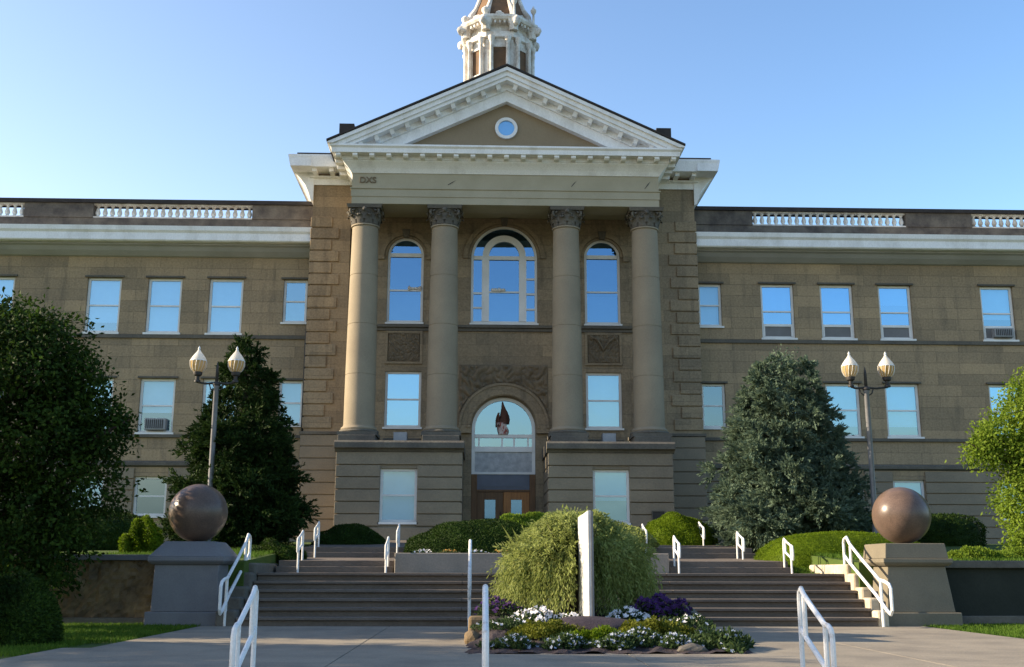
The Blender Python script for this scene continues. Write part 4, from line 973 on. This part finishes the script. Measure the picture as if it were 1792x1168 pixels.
leaf_mesh('strands', P+rng.normal(0, .012, (n, 3)), D+unit(n)*.65, unit(n), rng.uniform(.06, .11, n), rng.uniform(.016, .030, n), [M['weep']], t)
m = MB()
for k in range(26):
    b = rng.uniform(0, 2*np.pi); q = rng.uniform(.15, .9)
    m.tube([(.84+.1*math.cos(b), -19.9+.1*math.sin(b), .25), (.84+.5*q*math.cos(b), -19.9+.5*q*math.sin(b), 1.3), (.84+1.1*q*math.cos(b), -19.9+1.1*q*math.sin(b), 1.85)], [.022, .014, .005], 5)
m.build('stem', M['bark'], t)
m = MB()
for k in range(5):
    x0 = -.25+.1*k; m.add([(x0, -20.0, 1.45), (x0+.05, -20.0, 1.47), (x0-.24+.08*k, -20.3, 1.85-.05*(k % 2))], [(0, 1, 2)])
m.build('spiky_leaf', M['weep'], t)

# ------------------------------------------------------------------ shrubs and hedges
def mound(name, label, c, r, n, lm, leaf=.05, group=None, amp=.05, cat='shrub', power=2.0, lowcut=.0):
    """clipped shrub: leafy skin on a dome (superellipse when power > 2)"""
    cx, cy, zb = c; rx, ry, h = r
    v = unit(n); v[:, 2] = np.abs(v[:, 2]); e = (np.abs(v)**power).sum(1)**(-1/power); v = v*e[:, None]
    ph = cx*3+cy
    k = 1+amp*(np.sin(v[:, 0]*5+ph)*np.sin(v[:, 1]*4+ph)+.7*np.sin(v[:, 2]*7+v[:, 0]*9+ph))+rng.normal(0, .012, n)
    P = np.stack([cx+v[:, 0]*rx*k, cy+v[:, 1]*ry*k, zb+v[:, 2]*h*k], 1)
    N = v/np.array([rx, ry, h]); N /= np.linalg.norm(N, axis=1, keepdims=True)
    D = unit(n)*.9+N*.8
    core = MB(); V = []; nu, nv = 36, 12
    for j in range(nv+1):
        for i in range(nu):
            th = 2*math.pi*i/nu; p_ = math.pi/2*j/nv; q = np.array([math.cos(th)*math.cos(p_), math.sin(th)*math.cos(p_), math.sin(p_)])
            q = q*float((np.abs(q)**power).sum()**(-1/power))
            kk = .95*(1+amp*(math.sin(q[0]*5+ph)*math.sin(q[1]*4+ph)+.7*math.sin(q[2]*7+q[0]*9+ph)))
            V.append((cx+q[0]*rx*kk, cy+q[1]*ry*kk, zb+q[2]*h*kk))
    core.add(V, [(j*nu+i, j*nu+(i+1) % nu, (j+1)*nu+(i+1) % nu, (j+1)*nu+i) for j in range(nv) for i in range(nu)])
    o = leaf_mesh(name, P, D, N+unit(n)*.6, rng.uniform(.7, 1.3, n)*leaf, rng.uniform(.4, .7, n)*leaf, [M[lm], M[lm]], None, None, core)
    return tag(o, label, cat, group)
SG = 'clipped shrubs near the hall'
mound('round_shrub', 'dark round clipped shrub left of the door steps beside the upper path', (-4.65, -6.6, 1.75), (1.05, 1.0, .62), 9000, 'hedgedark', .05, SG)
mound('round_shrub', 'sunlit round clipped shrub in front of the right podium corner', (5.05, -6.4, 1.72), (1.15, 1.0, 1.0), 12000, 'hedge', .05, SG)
mound('clipped_hedge', 'long bright green clipped hedge right of the upper path below the conifer', (8.35, -11.3, 1.05), (2.15, 1.35, .98), 32000, 'hedge', .032, None, .012, 'hedge', 2.8)
mound('clipped_mound', 'dark green spreading mound shrub rising behind the planter', (-.7, -10.4, 1.42), (2.1, 1.3, .92), 22000, 'hedgedark', .05, None, .04)
mound('leafy_perennial', 'light green leafy perennials topping the mound in front of the door', (.45, -9.0, 1.9), (1.5, .8, .62), 9000, 'leafbright', .08, None, .15, 'plant')
mound('leafy_perennial', 'light green feathery plants behind the right end of the planter', (2.6, -9.6, 1.7), (1.2, .8, .55), 5000, 'weep', .08, None, .15, 'plant')
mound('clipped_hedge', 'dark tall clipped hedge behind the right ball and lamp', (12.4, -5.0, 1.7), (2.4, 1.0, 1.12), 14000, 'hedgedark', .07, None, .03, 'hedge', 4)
mound('low_bush', 'small bright low bush on the terrace next to the right pedestal', (10.2, -14.6, 1.25), (.55, .4, .32), 4200, 'leafbright', .06, 'low bushes on the terrace', .15)
mound('low_bush', 'small bright low bush under the sunny right tree', (11.4, -14.2, 1.28), (.8, .4, .25), 4200, 'leafbright', .06, 'low bushes on the terrace', .15)
mound('low_bush', 'green low bush beside the left long handrail', (-5.95, -11.6, 1.3), (.8, .7, .42), 5200, 'leafdark', .06, 'low bushes on the terrace', .15)
mound('low_bush', 'yellow-green upright bush left of the left stone ball', (-9.0, -12.2, 1.35), (.45, .45, .85), 5200, 'hedge', .07, 'low bushes on the terrace', .18)
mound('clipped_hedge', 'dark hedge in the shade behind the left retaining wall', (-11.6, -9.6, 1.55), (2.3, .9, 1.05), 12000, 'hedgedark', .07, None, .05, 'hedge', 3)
mound('dark_shrub', 'near black round shrub at the lower left edge by the walkway', (-7.75, -22.2, -.05), (.62, .7, 1.0), 9000, 'leafdark', .06, None, .06)

# ------------------------------------------------------------------ trees
def conifer(name, label, x, y, zb, zt, rad, lm, nc, asym, seed, pw=.6):
    t = thing(name, label, 'conifer', (x, y, zb))
    r_ = np.random.default_rng(seed); m = MB(); m.tube([(x, y, zb-.2), (x, y, zb+1.5), (x, y, zt-.3)], [.2, .16, .02], 9)
    P = []; D = []; N = []; Lw = []
    H = zt-zb
    def surf(u, a):
        prof = (1-u)**pw*(1-.35*max(0, .12-u)/.12)
        lump = 1+.10*math.sin(a*5+u*17+seed)+.07*math.sin(a*3-u*29+seed*2)+asym*math.cos(a-math.pi)*(1-u)
        return rad*prof*lump
    nl = nc//11          # bough ends: each a lobe of many sprays
    for i in range(nl):
        u0 = min(1-math.sqrt(r_.random()), .985); a0 = r_.uniform(0, 2*math.pi); R0 = surf(u0, a0)*r_.uniform(.80, 1.04)
        lr = (.20+.24*(1-u0))*r_.uniform(.7, 1.25)
        c0 = np.array([x+(R0-lr*.55)*math.cos(a0), y+(R0-lr*.55)*math.sin(a0), zb+.15+H*u0*.985-.12*(R0/rad)])
        if i % 5 == 0 and u0 < .9: m.tube([(x, y, c0[2]-.25*R0), (x+math.cos(a0)*R0*.5, y+math.sin(a0)*R0*.5, c0[2]-.12), tuple(c0)], [.045*(1-u0)+.01, .025, .006], 5)
        out0 = np.array([math.cos(a0), math.sin(a0), .35])
        for j in range(11):
            v = r_.normal(0, 1, 3); v /= np.linalg.norm(v); v = v+out0*.55; v /= np.linalg.norm(v)
            k = 26; tt_ = r_.uniform(.15, 1.0, k)[:, None]; L_ = lr*r_.uniform(.9, 1.55)
            P.append(c0+v*L_*tt_*np.array([1, 1, .8])+np.array([0, 0, -.10])*lr*tt_**2+r_.normal(0, 1, (k, 3))*lr*.13*(1.15-tt_)); D.append(v*(.7+tt_)+np.array([0, 0, .12])+r_.normal(0, .42, (k, 3))); N.append(r_.normal(0, 1, (k, 3)))
    for i in range(nc//3):   # inner twigs that keep the heart of the tree closed
        u = min(1-math.sqrt(r_.random()), .97); a = r_.uniform(0, 2*math.pi); R0 = surf(u, a)*r_.uniform(.25, .72); k = 20
        P.append(np.array([x+R0*math.cos(a), y+R0*math.sin(a), zb+.1+H*u*.97])+r_.normal(0, .13, (k, 3))); D.append(r_.normal(0, 1, (k, 3))); N.append(r_.normal(0, 1, (k, 3)))
    m.build('trunk', M['bark'], t)
    P = np.concatenate(P); D = np.concatenate(D); N = np.concatenate(N); n = len(P)
    # leader sprays at the tip
    leaf_mesh('crown', P, D, N, r_.uniform(.08, .16, n), r_.uniform(.03, .055, n), [M[lm]], t)
    return t
conifer('dark_conifer', 'dark green conifer standing behind the left street lamp', -7.72, -7.6, 1.75, 7.85, 2.05, 'needledark', 3600, .05, 3, .62)
conifer('blue_conifer', 'plump blue-green conifer in front of the right wing', 8.15, -7.6, 1.75, 7.62, 2.3, 'needleblue', 5600, .06, 5, .46)
def broadleaf(name, label, base, lobes, lm, per, leaf, group=None, trunk=.22):
    t = thing(name, label, 'tree', base, group); bx, by, bz = base
    P = []; D = []; N = []; m = MB(); top = max(l[2] for l in lobes)
    m.tube([(bx, by, bz-.2), (bx+.05, by, bz+.6), (bx-.05, by+.05, bz+(top-bz)*.45), (bx+.05, by, bz+(top-bz)*.8)], [trunk*1.25, trunk, trunk*.7, trunk*.25], 10)
    for lx, ly, lz, lr in lobes:
        z0 = bz+.5+(lz-bz)*.35
        m.tube([(bx, by, z0), ((bx+lx)/2, (by+ly)/2, (z0+lz)/2+.1), (lx, ly, lz), (lx+(lx-bx)*.15, ly, lz+lr*.5)], [trunk*.45, trunk*.3, trunk*.16, .01], 6)
        nc = int(per*lr*lr)
        v = unit(nc); rad = lr*rng.uniform(.45, 1.06, nc)**.7; rad *= 1+.22*np.sin(v[:, 0]*4+lx)*np.sin(v[:, 2]*5+lz)
        C = np.array([lx, ly, lz])+v*rad[:, None]*np.array([1, 1, .92])
        k = 16; cc = np.repeat(C, k, 0); vv = np.repeat(v, k, 0)
        P.append(cc+rng.normal(0, .10, (nc*k, 3))*(leaf/.09)); D.append(vv*.6+unit(nc*k)*.9+np.array([0, 0, -.25])); N.append(vv+unit(nc*k)*.9+np.array([0, 0, .5]))
    m.build('trunk', M['bark'], t, smooth='auto')
    P = np.concatenate(P); D = np.concatenate(D); N = np.concatenate(N); n = len(P)
    leaf_mesh('crown', P, D, N, rng.uniform(.75, 1.3, n)*leaf, rng.uniform(.45, .75, n)*leaf, [M[lm]], t)
broadleaf('leafy_tree', 'big dark leafy tree filling the left edge in front of the wall', (-11.3, -17.5, -.03),
          [(-10.13, -17.74, 4.93, 1.33), (-9.59, -17.58, 5.37, 0.93), (-9.05, -17.42, 4.24, 0.83), (-8.56, -17.26, 3.9, 0.69), (-8.21, -17.66, 3.7, 0.54), (-9.54, -17.5, 3.46, 1.23), (-8.85, -17.34, 2.72, 0.98), (-9.74, -17.74, 1.59, 1.23), (-11.21, -17.58, 2.96, 1.67), (-11.6, -17.42, 5.12, 1.37), (-10.52, -17.26, 5.86, 0.74), (-9.05, -17.66, 1.49, 0.69), (-12.78, -17.5, 3.95, 1.77), (-8.85, -17.34, 4.83, 0.54)], 'leafdark', 215, .105)
broadleaf('leafy_tree', 'sunny yellow-green leafy tree at the right edge above the dark wall', (14.2, -12.4, 1.4),
          [(13.3, -12.4, 5.2, 1.0), (12.1, -12.4, 4.35, .62), (11.7, -12.5, 4.0, .42), (13.3, -12.6, 3.7, 1.15), (12.6, -12.8, 2.7, .85), (12.4, -13.0, 1.75, .5), (14.6, -12.2, 4.6, 1.6), (14.6, -12.2, 2.8, 1.3), (14.2, -12.2, 6.2, .9), (13.2, -13.1, 1.75, .7)], 'leafbright', 400, .095)
for i, (x, y, h, r_) in enumerate(((-15.5, -19.75, 5.6, .85), (-16.5, -24.5, 6.9, .85), (-15.5, -23.0, 5.3, 1.0), (-16.5, -27.0, 7.2, 1.6))):
    broadleaf('leafy_tree', 'leafy tree beyond the left edge shading the walkway', (x, y, -.03), [(x, y, h, r_), (x+.4, y+.3, h-1.4, r_*1.05), (x-.5, y-.3, h-2.4, r_*.95)], 'leafdark', 130, .2, 'trees beyond the left edge')

# ------------------------------------------------------------------ grass
def grass(name, rects, dens, hgt):
    P = []
    for x0, x1, y0, y1, z in rects:
        n = int((x1-x0)*(y1-y0)*dens); x = rng.uniform(x0, x1, n); y = rng.uniform(y0, y1, n)
        zz = np.array([ground_h(a_, b_) for a_, b_ in zip(x, y)]) if z is None else np.full(n, z)
        P.append(np.stack([x, y, zz], 1))
    P = np.concatenate(P); n = len(P); D = rng.normal(0, .35, (n, 3))+np.array([0, 0, 1.])
    tag(leaf_mesh(name, P, D, unit(n), rng.uniform(.6, 1.3, n)*hgt, np.full(n, .014), [M['grass']]), kind='stuff')
grass('lawn_grass', [(8.07, 13.5, -24.5, -16.15, -.03), (-10.5, -6.72, -24.5, -16.2, -.03), (-6.72, -6.31, -21.9, -16.8, -.03)], 900, .075)
grass('terrace_grass', [(-12, -7.5, -15.5, -13.2, None), (-8.6, -5.8, -14.5, -10.5, None), (6.5, 10.5, -14.8, -11.6, None), (8.9, 13, -15.4, -14.8, None), (6.58, 7.1, -13.05, -11.5, None)], 500, .10)
